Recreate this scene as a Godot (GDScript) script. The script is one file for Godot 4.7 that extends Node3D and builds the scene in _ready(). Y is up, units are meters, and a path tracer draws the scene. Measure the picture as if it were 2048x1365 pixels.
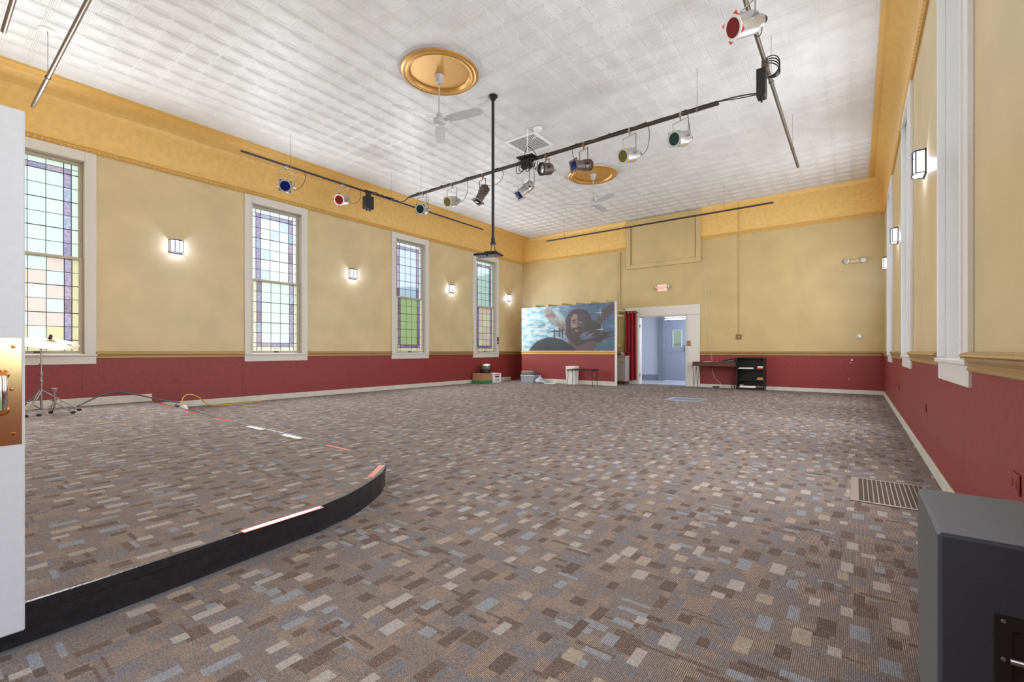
extends Node3D
# A hall with gold frieze, red wainscot, tin ceiling and a low stage, seen from beside the near wall.

const XR := 0.544      # right wall
const XL := -10.08     # left wall
const ZB := -14.036    # back wall
const ZF := 0.65       # near wall
const CE := 5.24       # ceiling
const FR := 4.31       # bottom of the frieze
const RAIL := 0.93     # bottom of the chair rail
const PIPE := 4.62
const STAGE := 0.155

class MB:
	var st := SurfaceTool.new()
	func _init() -> void:
		st.begin(Mesh.PRIMITIVE_TRIANGLES)
		flat()
	func flat() -> void:
		st.set_smooth_group(0xFFFFFFFF)
	func face(p: Array, out: Vector3) -> void:
		var n: Vector3 = (p[1] - p[0]).cross(p[2] - p[0])
		var a := p.duplicate()
		if n.dot(out) > 0.0:
			a.reverse()
		for i in range(1, a.size() - 1):
			st.add_vertex(a[0])
			st.add_vertex(a[i])
			st.add_vertex(a[i + 1])
	func box(c: Vector3, s: Vector3, b := Basis()) -> MB:
		flat()
		var h := s / 2.0
		for ax in 3:
			for sg in [-1.0, 1.0]:
				var n := Vector3.ZERO
				n[ax] = sg
				var u := (ax + 1) % 3
				var v := (ax + 2) % 3
				var p := []
				for k in [[-1, -1], [1, -1], [1, 1], [-1, 1]]:
					var w := Vector3.ZERO
					w[ax] = sg * h[ax]
					w[u] = k[0] * h[u]
					w[v] = k[1] * h[v]
					p.append(c + b * w)
				face(p, b * n)
		return self
	func span(a: Vector3, b: Vector3) -> MB:
		return box((a + b) / 2.0, (b - a).abs())
	func bev(c: Vector3, s: Vector3, r: float, b := Basis()) -> MB:
		flat()
		var h := s / 2.0
		var P := func(sx: Vector3, ax: int) -> Vector3:
			var w := Vector3.ZERO
			for k in 3:
				w[k] = sx[k] * (h[k] if k == ax else h[k] - r)
			return c + b * w
		for ax in 3:
			var u := (ax + 1) % 3
			var v := (ax + 2) % 3
			for sg in [-1.0, 1.0]:
				var p := []
				var n := Vector3.ZERO
				n[ax] = sg
				for k in [[-1, -1], [1, -1], [1, 1], [-1, 1]]:
					var sx := Vector3.ZERO
					sx[ax] = sg
					sx[u] = k[0]
					sx[v] = k[1]
					p.append(P.call(sx, ax))
				face(p, b * n)
			for su in [-1.0, 1.0]:
				for sv in [-1.0, 1.0]:
					var a1 := Vector3.ZERO
					a1[u] = su
					a1[v] = sv
					a1[ax] = -1
					var a2 := a1
					a2[ax] = 1
					var n2 := Vector3.ZERO
					n2[u] = su
					n2[v] = sv
					face([P.call(a1, u), P.call(a2, u), P.call(a2, v), P.call(a1, v)], b * n2)
		for k in 8:
			var sx := Vector3(-1 if k & 1 else 1, -1 if k & 2 else 1, -1 if k & 4 else 1)
			face([P.call(sx, 0), P.call(sx, 1), P.call(sx, 2)], b * sx)
		return self
	func tube(pts: Array, r: float, n := 8, r2 := -1.0) -> MB:
		var rings := []
		var up := Vector3.UP
		for i in pts.size():
			var d: Vector3 = (pts[mini(i + 1, pts.size() - 1)] - pts[maxi(i - 1, 0)]).normalized()
			if i == 0 and absf(d.dot(up)) > 0.9:
				up = Vector3.RIGHT
			var s := d.cross(up).normalized()
			if s.length() < 0.5:
				s = d.cross(Vector3(0.3, 0.2, 0.9)).normalized()
			up = s.cross(d).normalized()
			var ring := []
			var rr := r if r2 < 0.0 else lerpf(r, r2, float(i) / (pts.size() - 1))
			for k in n:
				var a := TAU * k / n
				ring.append(pts[i] + (s * cos(a) + up * sin(a)) * rr)
			rings.append(ring)
		st.set_smooth_group(1)
		for i in rings.size() - 1:
			for k in n:
				var j := (k + 1) % n
				face([rings[i][k], rings[i][j], rings[i + 1][j], rings[i + 1][k]], rings[i][k] + rings[i][j] - pts[i] * 2.0)
		flat()
		face(rings[0], pts[0] - pts[1])
		face(rings[-1], pts[-1] - pts[-2])
		return self
	func lathe(prof: Array, n := 24, xf := Transform3D()) -> MB:
		var g := 2
		for i in prof.size() - 1:
			var a: Vector2 = prof[i]
			var b: Vector2 = prof[i + 1]
			if a.distance_to(b) < 1e-6:
				continue
			if i > 0:
				var e: Vector2 = prof[i - 1]
				if absf((a - e).angle_to(b - a)) > 0.6:
					g += 1
			st.set_smooth_group(g)
			var nr := Vector2(b.y - a.y, a.x - b.x)
			for k in n:
				var t0 := TAU * k / n
				var t1 := TAU * (k + 1) / n
				var c0 := Vector3(cos(t0), 0, sin(t0))
				var c1 := Vector3(cos(t1), 0, sin(t1))
				var up := Vector3.UP
				var o := xf.basis * ((c0 + c1) * 0.5 * nr.x + up * nr.y)
				var p := []
				p.append(xf * (c0 * a.x + up * a.y))
				if a.x > 1e-6:
					p.append(xf * (c1 * a.x + up * a.y))
				p.append(xf * (c1 * b.x + up * b.y))
				if b.x > 1e-6:
					p.append(xf * (c0 * b.x + up * b.y))
				if p.size() > 2:
					face(p, o)
		flat()
		return self
	func prism(poly: PackedVector2Array, z0: float, z1: float, xf := Transform3D()) -> MB:
		flat()
		var tri := Geometry2D.triangulate_polygon(poly)
		for k in range(0, tri.size(), 3):
			for z in [z0, z1]:
				var p := []
				for j in 3:
					var q := poly[tri[k + j]]
					p.append(xf * Vector3(q.x, q.y, z))
				face(p, xf.basis * Vector3(0, 0, (1.0 if z == z1 else -1.0) * signf(z1 - z0)))
		var ccw := 0.0
		for i in poly.size():
			var a := poly[i]
			var b := poly[(i + 1) % poly.size()]
			ccw += a.x * b.y - b.x * a.y
		for i in poly.size():
			var a := poly[i]
			var b := poly[(i + 1) % poly.size()]
			var o := Vector3(b.y - a.y, a.x - b.x, 0) * signf(ccw)
			face([xf * Vector3(a.x, a.y, z0), xf * Vector3(b.x, b.y, z0), xf * Vector3(b.x, b.y, z1), xf * Vector3(a.x, a.y, z1)], xf.basis * o)
		return self
	func mesh() -> ArrayMesh:
		st.generate_normals()
		st.index()
		return st.commit()

var M := {}
var taken := {}
var rng := RandomNumberGenerator.new()
var tex := {}

func numbered(n: String) -> String:
	if not taken.has(n):
		taken[n] = 0
		return n
	taken[n] += 1
	return "%s_%03d" % [n, taken[n]]

func put(called: String, m: Mesh, mat: Material, parent: Node3D, at := Vector3.ZERO) -> MeshInstance3D:
	var o := MeshInstance3D.new()
	o.mesh = m
	o.material_override = mat
	o.name = called
	o.position = at
	parent.add_child(o, true)
	return o

func part(called: String, b: MB, mat: Material, parent: Node3D, at := Vector3.ZERO) -> MeshInstance3D:
	return put(called, b.mesh(), mat, parent, at)

func base(called: String, at := Vector3.ZERO, turn := 0.0) -> Node3D:
	var o := Node3D.new()
	o.name = numbered(called)
	o.position = at
	o.rotation.y = turn
	add_child(o)
	return o

func thing(called: String, label: String, category: String, at := Vector3.ZERO, turn := 0.0, group := "") -> Node3D:
	var o := base(called, at, turn)
	tag(o, label, category, group)
	return o

func tag(o: Node3D, label: String, category: String, group := "") -> void:
	o.set_meta("label", label)
	o.set_meta("category", category)
	if group:
		o.set_meta("group", group)

func struct(called: String, label: String, category: String, at := Vector3.ZERO, turn := 0.0) -> Node3D:
	var o := base(called, at, turn)
	o.set_meta("kind", "structure")
	o.set_meta("label", label)
	o.set_meta("category", category)
	return o

# ---------------------------------------------------------------- materials

func noise_tex(key: String, freq: float, lo: float, hi: float, oct := 3, size := 256, kind := FastNoiseLite.TYPE_SIMPLEX_SMOOTH) -> NoiseTexture2D:
	if tex.has(key):
		return tex[key]
	var f := FastNoiseLite.new()
	f.seed = tex.size() + 7
	f.noise_type = kind
	f.frequency = freq
	f.fractal_octaves = oct
	var t := NoiseTexture2D.new()
	t.width = size
	t.height = size
	t.seamless = true
	t.noise = f
	var g := Gradient.new()
	g.set_color(0, Color(lo, lo, lo))
	g.set_color(1, Color(hi, hi, hi))
	t.color_ramp = g
	tex[key] = t
	return t

func mk(r: float, g: float, b: float, rough := 0.6, metal := 0.0) -> StandardMaterial3D:
	var m := StandardMaterial3D.new()
	m.albedo_color = Color8(int(r), int(g), int(b))
	m.roughness = rough
	m.metallic = metal
	return m

func grain(m: StandardMaterial3D, t: Texture2D, scale: float, world := true, bump := 0.0, bt: Texture2D = null) -> StandardMaterial3D:
	m.albedo_texture = t
	m.uv1_triplanar = true
	m.uv1_world_triplanar = world
	m.uv1_scale = Vector3.ONE * scale
	if bump > 0.0:
		m.heightmap_enabled = true
		m.heightmap_texture = bt if bt else t
		m.heightmap_scale = bump
	return m

func glow(r: float, g: float, b: float, energy: float) -> StandardMaterial3D:
	var m := mk(r, g, b, 0.5)
	m.emission_enabled = true
	m.emission = Color8(int(r), int(g), int(b))
	m.emission_energy_multiplier = energy
	return m

func glass(r: float, g: float, b: float, a: float, streak := false) -> StandardMaterial3D:
	var m := mk(r, g, b, 0.4)
	m.albedo_color.a = a
	m.transparency = BaseMaterial3D.TRANSPARENCY_ALPHA
	m.backlight_enabled = true
	m.backlight = Color.WHITE if streak else Color8(int(r), int(g), int(b))
	if streak:
		grain(m, noise_tex("streak", 0.035, 0.62, 1.0, 3), 2.2)
	return m

func carpet_texture() -> ImageTexture:
	# 1.5 m of a loop pile carpet: ribs along the hall, woven rectangles of several yarns
	var n := 1500
	rng.seed = 41
	var cell := PackedByteArray()
	cell.resize(150 * 150)
	var fill := func(x0: int, z0: int, w: int, h: int, k: int) -> void:
		for z in range(z0, z0 + h):
			for x in range(x0, x0 + w):
				cell[posmod(z, 150) * 150 + posmod(x, 150)] = k
	for i in 170:
		fill.call(rng.randi() % 150, rng.randi() % 150, rng.randi_range(6, 13), rng.randi_range(7, 18), [1, 2, 6, 7, 1][rng.randi() % 5])
	for i in 200:
		fill.call(rng.randi() % 150, rng.randi() % 150, rng.randi_range(4, 9), rng.randi_range(4, 12), [0, 1, 2, 6, 7, 8][rng.randi() % 6])
	for i in 26:
		fill.call(rng.randi() % 150, rng.randi() % 150, rng.randi_range(8, 16), rng.randi_range(1, 3), [3, 8][rng.randi() % 2])
	for i in 20:
		fill.call(rng.randi() % 150, rng.randi() % 150, rng.randi_range(7, 13), rng.randi_range(2, 4), 4)
	# squares and bars kept apart from each other, light, dark and blue grey in turn
	var spots := []
	for i in 1300:
		var p := Vector2(rng.randf() * 150.0, rng.randf() * 150.0)
		var free := true
		for q in spots:
			var d: Vector2 = (p - q).abs()
			d = Vector2(minf(d.x, 150.0 - d.x), minf(d.y, 150.0 - d.y))
			if d.x < 9.5 and d.y < 12.5:
				free = false
				break
		if free:
			spots.append(p)
	for i in spots.size():
		var k: int = [5, 3, 9, 5, 8, 3, 4][i % 7]
		fill.call(int(spots[i].x), int(spots[i].y), rng.randi_range(4, 6), rng.randi_range(5, 12), k)
	# yarn pairs (rib, furrow)
	var ya := [[146, 133, 127], [172, 152, 138], [150, 136, 128], [120, 104, 97], [158, 160, 164], [174, 166, 160], [142, 132, 130], [138, 132, 134], [128, 108, 98], [172, 156, 141]]
	var yb := [[108, 97, 93], [102, 87, 80], [106, 95, 90], [88, 75, 70], [122, 122, 127], [160, 151, 145], [106, 97, 96], [106, 100, 102], [98, 83, 76], [154, 138, 124]]
	var data := PackedByteArray()
	data.resize(n * n * 3)
	var jit := PackedByteArray()
	jit.resize(65536)
	for i in 65536:
		jit[i] = rng.randi() & 255
	var at := 0
	for y in n:
		var row := (y / 10) * 150
		var y4 := (y / 3)
		for x in n:
			var k := cell[row + x / 10]
			var rib := (x % 6) < 3
			var c: Array = ya[k] if rib else yb[k]
			var e := (jit[(y4 * 389 + (x / 3) * 71) & 65535] - 128) * 0.16 + (jit[(y * 517 + x) & 65535] - 128) * 0.10
			data[at] = clampi(int(c[0] + e), 0, 255)
			data[at + 1] = clampi(int(c[1] + e), 0, 255)
			data[at + 2] = clampi(int(c[2] + e), 0, 255)
			at += 3
	return ImageTexture.create_from_image(Image.create_from_data(n, n, false, Image.FORMAT_RGB8, data))

func fill_poly(im: Image, pts: Array, c: Color, rough := 0.0, soft := 1.0) -> void:
	var w := im.get_width()
	var h := im.get_height()
	var lo := h
	var hi := 0
	for p in pts:
		lo = mini(lo, int(p.y * h))
		hi = maxi(hi, int(p.y * h))
	for y in range(maxi(lo, 0), mini(hi + 1, h)):
		var xs := []
		var v := (y + 0.5) / h
		for i in pts.size():
			var a: Vector2 = pts[i]
			var b: Vector2 = pts[(i + 1) % pts.size()]
			if (a.y > v) != (b.y > v):
				xs.append(a.x + (v - a.y) / (b.y - a.y) * (b.x - a.x))
		xs.sort()
		for i in range(0, xs.size() - 1, 2):
			for x in range(maxi(int(xs[i] * w), 0), mini(int(xs[i + 1] * w), w)):
				var d := c
				if rough > 0.0:
					var e := rng.randf_range(-rough, rough)
					d = Color(c.r + e, c.g + e, c.b + e)
				im.set_pixel(x, y, im.get_pixel(x, y).lerp(d, soft * c.a))

func blob(cx: float, cy: float, rx: float, ry: float, turn := 0.0, n := 20, wob := 0.0) -> Array:
	var out := []
	for i in n:
		var a := TAU * i / n
		var k := 1.0 + rng.randf_range(-wob, wob)
		var p := Vector2(cos(a) * rx * k, sin(a) * ry * k)
		var q := Vector2(p.x, p.y * 0.431).rotated(turn)
		out.append(Vector2(cx + q.x, cy + q.y / 0.431))
	return out

func mural_texture() -> ImageTexture:
	rng.seed = 5
	var w := 900
	var h := 388
	var im := Image.create(w, h, false, Image.FORMAT_RGB8)
	var f := FastNoiseLite.new()
	f.seed = 3
	f.frequency = 0.010
	f.fractal_octaves = 4
	f.domain_warp_enabled = true
	f.domain_warp_amplitude = 40.0
	var pale := Color8(206, 230, 232)
	var mid := Color8(128, 182, 204)
	var deep := Color8(84, 112, 138)
	var dark := Color8(62, 84, 108)
	for y in h:
		for x in w:
			var k := f.get_noise_2d(x * 0.8, y * 1.9) * 0.5 + 0.5
			var u := float(x) / w
			var a := pale.lerp(mid, smoothstep(0.42, 0.72, k))
			var b := deep.lerp(Color8(120, 150, 172) if k > 0.6 else dark, smoothstep(0.35, 0.7, absf(k - 0.5) * 2.2))
			im.set_pixel(x, y, a.lerp(b, smoothstep(0.30, 0.66, u + (k - 0.5) * 0.22)))
	var skin := Color8(150, 126, 116)
	var shade := Color8(92, 80, 84)
	var hair := Color8(72, 60, 62)
	# raised arms
	fill_poly(im, [Vector2(.275, .20), Vector2(.36, .09), Vector2(.41, .24), Vector2(.45, .33), Vector2(.52, .38), Vector2(.53, .62), Vector2(.46, .50), Vector2(.37, .40)], skin, 0.05)
	fill_poly(im, [Vector2(.26, .10), Vector2(.30, .02), Vector2(.36, .08), Vector2(.34, .17), Vector2(.29, .19)], Color8(168, 160, 156), 0.04)
	for i in 9:
		fill_poly(im, blob(.35 + i * .02, .27 + (i % 3) * .05, .035, .04, 0.3, 12, 0.3), Color(0.78, 0.86, 0.88, 0.35))
	fill_poly(im, [Vector2(.80, .44), Vector2(.88, .17), Vector2(.97, .02), Vector2(1.0, .06), Vector2(1.0, .16), Vector2(.92, .36), Vector2(.84, .54)], shade, 0.05)
	# shoulders and body
	fill_poly(im, [Vector2(.49, .56), Vector2(.56, .60), Vector2(.66, .64), Vector2(.78, .62), Vector2(.85, .70), Vector2(.83, .88), Vector2(.80, 1.0), Vector2(.62, 1.0), Vector2(.55, .84)], Color8(104, 84, 84), 0.05)
	# hair streaming to the right
	fill_poly(im, [Vector2(.72, .40), Vector2(.80, .36), Vector2(.87, .46), Vector2(.89, .60), Vector2(.99, .62), Vector2(.93, .67), Vector2(.98, .70), Vector2(.90, .76), Vector2(.86, .84), Vector2(.80, .80), Vector2(.70, .84), Vector2(.64, .92), Vector2(.57, .80), Vector2(.54, .66), Vector2(.60, .60)], hair, 0.05)
	fill_poly(im, blob(.645, .36, .135, .27, 0.0, 26, 0.03), hair, 0.05)
	fill_poly(im, [Vector2(.52, .40), Vector2(.57, .56), Vector2(.58, .76), Vector2(.53, .72), Vector2(.515, .55)], hair, 0.05)
	# face, lit from the left
	fill_poly(im, [Vector2(.565, .28), Vector2(.60, .20), Vector2(.64, .22), Vector2(.645, .58), Vector2(.62, .66), Vector2(.59, .60), Vector2(.565, .46)], Color8(158, 134, 120), 0.05)
	fill_poly(im, [Vector2(.635, .21), Vector2(.69, .24), Vector2(.715, .36), Vector2(.70, .52), Vector2(.66, .64), Vector2(.635, .62)], Color8(86, 72, 74), 0.04)
	fill_poly(im, [Vector2(.575, .335), Vector2(.625, .315), Vector2(.625, .345), Vector2(.58, .36)], Color8(60, 48, 46))
	fill_poly(im, [Vector2(.645, .315), Vector2(.70, .34), Vector2(.695, .365), Vector2(.645, .345)], Color8(50, 40, 42))
	fill_poly(im, blob(.60, .385, .016, .020), Color8(76, 60, 56))
	fill_poly(im, blob(.668, .385, .016, .020), Color8(130, 120, 124))
	fill_poly(im, [Vector2(.625, .34), Vector2(.642, .34), Vector2(.645, .47), Vector2(.615, .47)], Color8(132, 108, 96))
	# beard and mouth
	fill_poly(im, [Vector2(.575, .50), Vector2(.61, .50), Vector2(.645, .49), Vector2(.70, .50), Vector2(.685, .62), Vector2(.64, .70), Vector2(.60, .64)], Color8(68, 54, 54), 0.04)
	fill_poly(im, blob(.628, .565, .020, .026), Color8(166, 134, 122), 0.03)
	fill_poly(im, blob(.628, .545, .020, .008), Color8(84, 60, 58))
	for i in 14:
		fill_poly(im, blob(.66 + rng.randf() * .14, .62 + rng.randf() * .12, .03 + rng.randf() * .02, .012 + rng.randf() * .02, -0.3, 12, 0.3), Color(0.48, 0.55, 0.63, 0.45))
	# hill and the three crosses
	var hill := [Vector2(.09, 1.01)]
	for i in 21:
		var t := i / 20.0
		hill.append(Vector2(lerpf(.09, .62, t), 1.0 - .30 * pow(sin(PI * pow(t, 0.92)), 0.72) + rng.randf_range(-.006, .006)))
	hill.append(Vector2(.62, 1.01))
	fill_poly(im, hill, Color8(52, 60, 72), 0.035)
	for c in [[.385, .50, .74, .034], [.445, .50, .71, .028], [.476, .48, .72, .030]]:
		var wood := Color8(78, 56, 48)
		fill_poly(im, [Vector2(c[0] - .006, c[1]), Vector2(c[0] + .006, c[1]), Vector2(c[0] + .006, c[2]), Vector2(c[0] - .006, c[2])], wood, 0.06)
		fill_poly(im, [Vector2(c[0] - c[3], c[1] + .055), Vector2(c[0] + c[3], c[1] + .045), Vector2(c[0] + c[3], c[1] + .075), Vector2(c[0] - c[3], c[1] + .085)], wood, 0.06)
		fill_poly(im, blob(c[0], c[1] + .14, .007, .07), Color8(58, 50, 52), 0.04)
	# brush strokes that drag neighbouring colours
	for i in 5200:
		var cx := rng.randi() % w
		var cy := rng.randi() % h
		var c := im.get_pixel(cx, cy)
		var e := rng.randf_range(-.035, .035)
		c = Color(c.r + e, c.g + e, c.b + e)
		var d := Vector2.from_angle(rng.randf_range(-.5, .5) + (0.0 if cx < w / 2 else .3))
		var n := Vector2(-d.y, d.x)
		for k in range(-8, 9):
			for q in range(-1, 2):
				var p := Vector2(cx, cy) + d * k + n * q
				if p.x >= 0 and p.y >= 0 and p.x < w and p.y < h:
					im.set_pixelv(Vector2i(p), im.get_pixelv(Vector2i(p)).lerp(c, 0.45))
	# two star shaped glints
	for s in [[.865, .20, .10], [.875, .55, .12]]:
		fill_poly(im, [Vector2(s[0] - .003, s[1]), Vector2(s[0], s[1] - s[2]), Vector2(s[0] + .003, s[1]), Vector2(s[0], s[1] + s[2])], Color8(214, 230, 234))
		fill_poly(im, [Vector2(s[0] - .06, s[1] + .01), Vector2(s[0], s[1] - .01), Vector2(s[0] + .03, s[1]), Vector2(s[0], s[1] + .012)], Color8(206, 224, 230))
	return ImageTexture.create_from_image(im)

func materials() -> void:
	var fine := noise_tex("fine", 0.11, 0.93, 1.0, 3)
	var blotch := noise_tex("blotch", 0.012, 0.93, 1.0, 4)
	var rough := noise_tex("rough", 0.25, 0.0, 1.0, 2)
	M.plaster = grain(mk(225, 202, 154, 0.42), blotch, 0.35, true)
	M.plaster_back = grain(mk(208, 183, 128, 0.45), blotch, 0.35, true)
	M.red = grain(mk(153, 57, 54, 0.5), noise_tex("redmottle", 0.05, 0.88, 1.0, 4), 0.9, true, 0.05, rough)
	M.gold = grain(mk(244, 200, 118, 0.45, 0.10), noise_tex("gilt", 0.03, 0.93, 1.0, 5), 0.8, true, 0.25, noise_tex("leaf", 0.04, 0.0, 1.0, 4))
	M.gilt = grain(mk(232, 188, 108, 0.40, 0.2), fine, 3.0)
	M.rail = grain(mk(190, 158, 104, 0.4, 0.35), fine, 3.0)
	M.tin = grain(mk(226, 225, 225, 0.45), blotch, 0.5, true)
	var paint := noise_tex("paint", 0.11, 0.975, 1.0, 3)
	M.white = grain(mk(240, 239, 238, 0.38), paint, 1.2)
	M.trim = grain(mk(226, 221, 212, 0.4), paint, 1.2)
	M.doorpaint = grain(mk(206, 207, 213, 0.4), paint, 1.2)
	M.sash = mk(196, 186, 170, 0.45)
	M.base = grain(mk(226, 222, 208, 0.45), blotch, 0.8)
	var ct := carpet_texture()
	M.carpet = mk(255, 255, 255, 0.95)
	grain(M.carpet, ct, 1.0 / 1.5, true)
	M.carpet.metallic_specular = 0.2
	M.riser = grain(mk(36, 36, 40, 0.42), noise_tex("scuff", 0.06, 0.6, 1.0, 5), 1.3, true, 0.15, rough)
	M.strip = mk(112, 110, 112, 0.5)
	M.tape_red = grain(mk(226, 78, 62, 0.35), fine, 6.0)
	M.tape_pink = grain(mk(236, 140, 120, 0.35), noise_tex("worn", 0.09, 0.85, 1.0, 3), 6.0)
	M.tape_white = grain(mk(240, 238, 238, 0.35), fine, 6.0)
	M.steel = mk(170, 168, 166, 0.28, 0.9)
	M.chrome = mk(215, 213, 212, 0.14, 1.0)
	M.can = grain(mk(200, 199, 198, 0.36, 0.8), fine, 4.0, false)
	M.canwhite = mk(226, 224, 220, 0.4)
	M.gelframe = mk(164, 164, 162, 0.45, 0.2)
	M.medal = grain(mk(214, 162, 88, 0.36, 0.5), fine, 2.0)
	M.darkcan = grain(mk(112, 98, 92, 0.45, 0.5), fine, 6.0, false)
	M.black = mk(28, 27, 28, 0.5)
	M.cable = mk(34, 32, 32, 0.55)
	M.greycable = mk(92, 92, 96, 0.5)
	M.yellowcable = mk(222, 172, 52, 0.5)
	M.whitecable = mk(224, 220, 212, 0.5)
	M.pipe = grain(mk(86, 70, 64, 0.5, 0.4), noise_tex("pipe", 0.06, 0.75, 1.0, 3), 3.0)
	M.pipe2 = grain(mk(122, 110, 98, 0.42, 0.55), noise_tex("pipe", 0.06, 0.75, 1.0, 3), 3.0)
	M.wire = mk(120, 118, 116, 0.5, 0.5)
	M.lens = mk(24, 24, 28, 0.08)
	M.bluegel = mk(14, 24, 96, 0.35)
	M.redgel = mk(120, 16, 12, 0.35)
	M.greengel = mk(12, 92, 62, 0.12)
	M.leafgel = mk(22, 150, 74, 0.2)
	M.yellowgel = mk(224, 196, 30, 0.14)
	M.ambergel = mk(92, 80, 16, 0.35)
	M.darkgreengel = mk(8, 40, 32, 0.35)
	for k in ["bluegel", "redgel", "greengel", "ambergel", "darkgreengel"]:
		M[k].metallic_specular = 0.25
	M.fan = mk(190, 190, 192, 0.42)
	M.brass = mk(236, 210, 150, 0.18, 1.0)
	M.copper = mk(186, 122, 62, 0.25, 1.0)
	M.came = mk(44, 38, 40, 0.6)
	M.frame_black = mk(52, 48, 60, 0.45)
	M.shade = glow(244, 246, 255, 0.95)
	M.wood = grain(mk(104, 62, 46, 0.5), noise_tex("wood", 0.05, 0.7, 1.0, 4), 2.0)
	M.blackwood = grain(mk(30, 28, 28, 0.4), fine, 3.0)
	M.fuzz = grain(mk(90, 96, 112, 0.95), noise_tex("fuzz", 0.4, 0.25, 1.0, 2, 256), 9.0, true, 0.1, rough)
	M.fuzz.rim_enabled = true
	M.fuzz.rim = 1.0
	M.fuzz.rim_tint = 0.2
	M.curtain = grain(mk(150, 14, 28, 0.6), fine, 4.0)
	M.cabinet = mk(158, 148, 140, 0.5)
	M.counter = mk(176, 146, 104, 0.5)
	M.bluedoor = grain(mk(168, 178, 194, 0.5), fine, 1.5)
	M.bluewall = mk(214, 218, 232, 0.6)
	M.bluegrey = mk(146, 150, 162, 0.5)
	M.vestfloor = grain(mk(196, 198, 212, 0.5), fine, 2.0)
	M.paper = mk(238, 236, 232, 0.6)
	M.cardboard = grain(mk(190, 142, 104, 0.75), fine, 3.0)
	M.greenprint = mk(48, 142, 82, 0.6)
	M.redprint = mk(204, 66, 48, 0.6)
	M.greyprint = mk(96, 96, 104, 0.6)
	M.tub = mk(206, 212, 222, 0.25)
	M.mixed = grain(mk(214, 190, 160, 0.6), noise_tex("mixed", 0.06, 0.25, 1.0, 2, 128), 5.0)
	M.bag = grain(mk(206, 210, 222, 0.35), noise_tex("bagn", 0.05, 0.7, 1.0, 3, 128), 3.0)
	M.iron = mk(44, 34, 30, 0.45, 0.4)
	M.vent = mk(150, 134, 120, 0.4, 0.55)
	M.vent_bluelit = mk(176, 184, 204, 0.35, 0.6)  # blue of the doorway light put into the metal colour
	M.duct = mk(132, 128, 124, 0.5, 0.4)
	M.bronze = mk(150, 116, 76, 0.4, 0.6)
	M.exit_red = glow(255, 70, 54, 1.3)
	M.exit_box = glow(240, 222, 206, 0.25)
	M.lawn = grain(mk(112, 148, 74, 0.9), noise_tex("lawn", 0.08, 0.6, 1.0, 4), 0.4)
	M.hedge = grain(mk(92, 128, 66, 0.9), noise_tex("hedgen", 0.09, 0.5, 1.0, 4), 0.6)
	M.clear = mk(240, 244, 246, 0.08)
	M.clear.albedo_color.a = 0.12
	M.clear.transparency = BaseMaterial3D.TRANSPARENCY_ALPHA
	M.pane_white = glass(236, 240, 240, 0.60)
	M.pane_green = glass(214, 228, 206, 0.60)
	M.pane_aqua = glass(208, 228, 222, 0.60)
	M.pane_cream = glass(236, 230, 198, 0.66)
	M.pane_straw = glass(240, 232, 180, 0.72)
	M.pane_rose = glass(232, 214, 200, 0.66)
	M.pane_sky = glass(206, 220, 238, 0.62)
	M.pane_moss = glass(186, 202, 150, 0.50)
	M.rosette = glass(226, 210, 240, 0.7)
	M.violet = [glass(206, 172, 226, 0.66, true), glass(224, 182, 212, 0.66, true), glass(184, 160, 224, 0.68, true), glass(196, 150, 186, 0.72, true), glass(196, 204, 244, 0.62, true)]

# ---------------------------------------------------------------- the room

func wall_pieces(mb: MB, u0: float, u1: float, y0: float, y1: float, holes: Array, make: Callable) -> void:
	# a slab with rectangular holes, as boxes between and above them; holes = [[u0, u1, y0, y1], ...] sorted by u
	var u := u0
	for h in holes:
		if h[0] > u:
			make.call(mb, u, h[0], y0, y1)
		if h[2] > y0:
			make.call(mb, h[0], h[1], y0, minf(h[2], y1))
		if h[3] < y1:
			make.call(mb, h[0], h[1], maxf(h[3], y0), y1)
		u = h[1]
	if u < u1:
		make.call(mb, u, u1, y0, y1)

func duct(a: Vector3, b: Vector3) -> MB:
	# a sheet metal shaft, open at a's level and closed at b's
	var m := MB.new()
	var t := .004
	m.span(Vector3(a.x - t, a.y, a.z), Vector3(a.x, b.y, b.z)).span(Vector3(b.x, a.y, a.z), Vector3(b.x + t, b.y, b.z))
	m.span(Vector3(a.x - t, a.y, a.z - t), Vector3(b.x + t, b.y, a.z)).span(Vector3(a.x - t, a.y, b.z), Vector3(b.x + t, b.y, b.z + t))
	m.span(Vector3(a.x - t, b.y, a.z - t), Vector3(b.x + t, b.y + (t if b.y > a.y else -t), b.z + t))
	return m

func rail_profile(out: float) -> PackedVector2Array:
	return PackedVector2Array([Vector2(0, 0), Vector2(.012, 0), Vector2(.022, .008), Vector2(.022, .022), Vector2(.014, .030), Vector2(.016, .046), Vector2(.030, .062), Vector2(.034, .070), Vector2(.034, .082), Vector2(out, .090), Vector2(out, .104), Vector2(.030, .112), Vector2(0, .116)])

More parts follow.
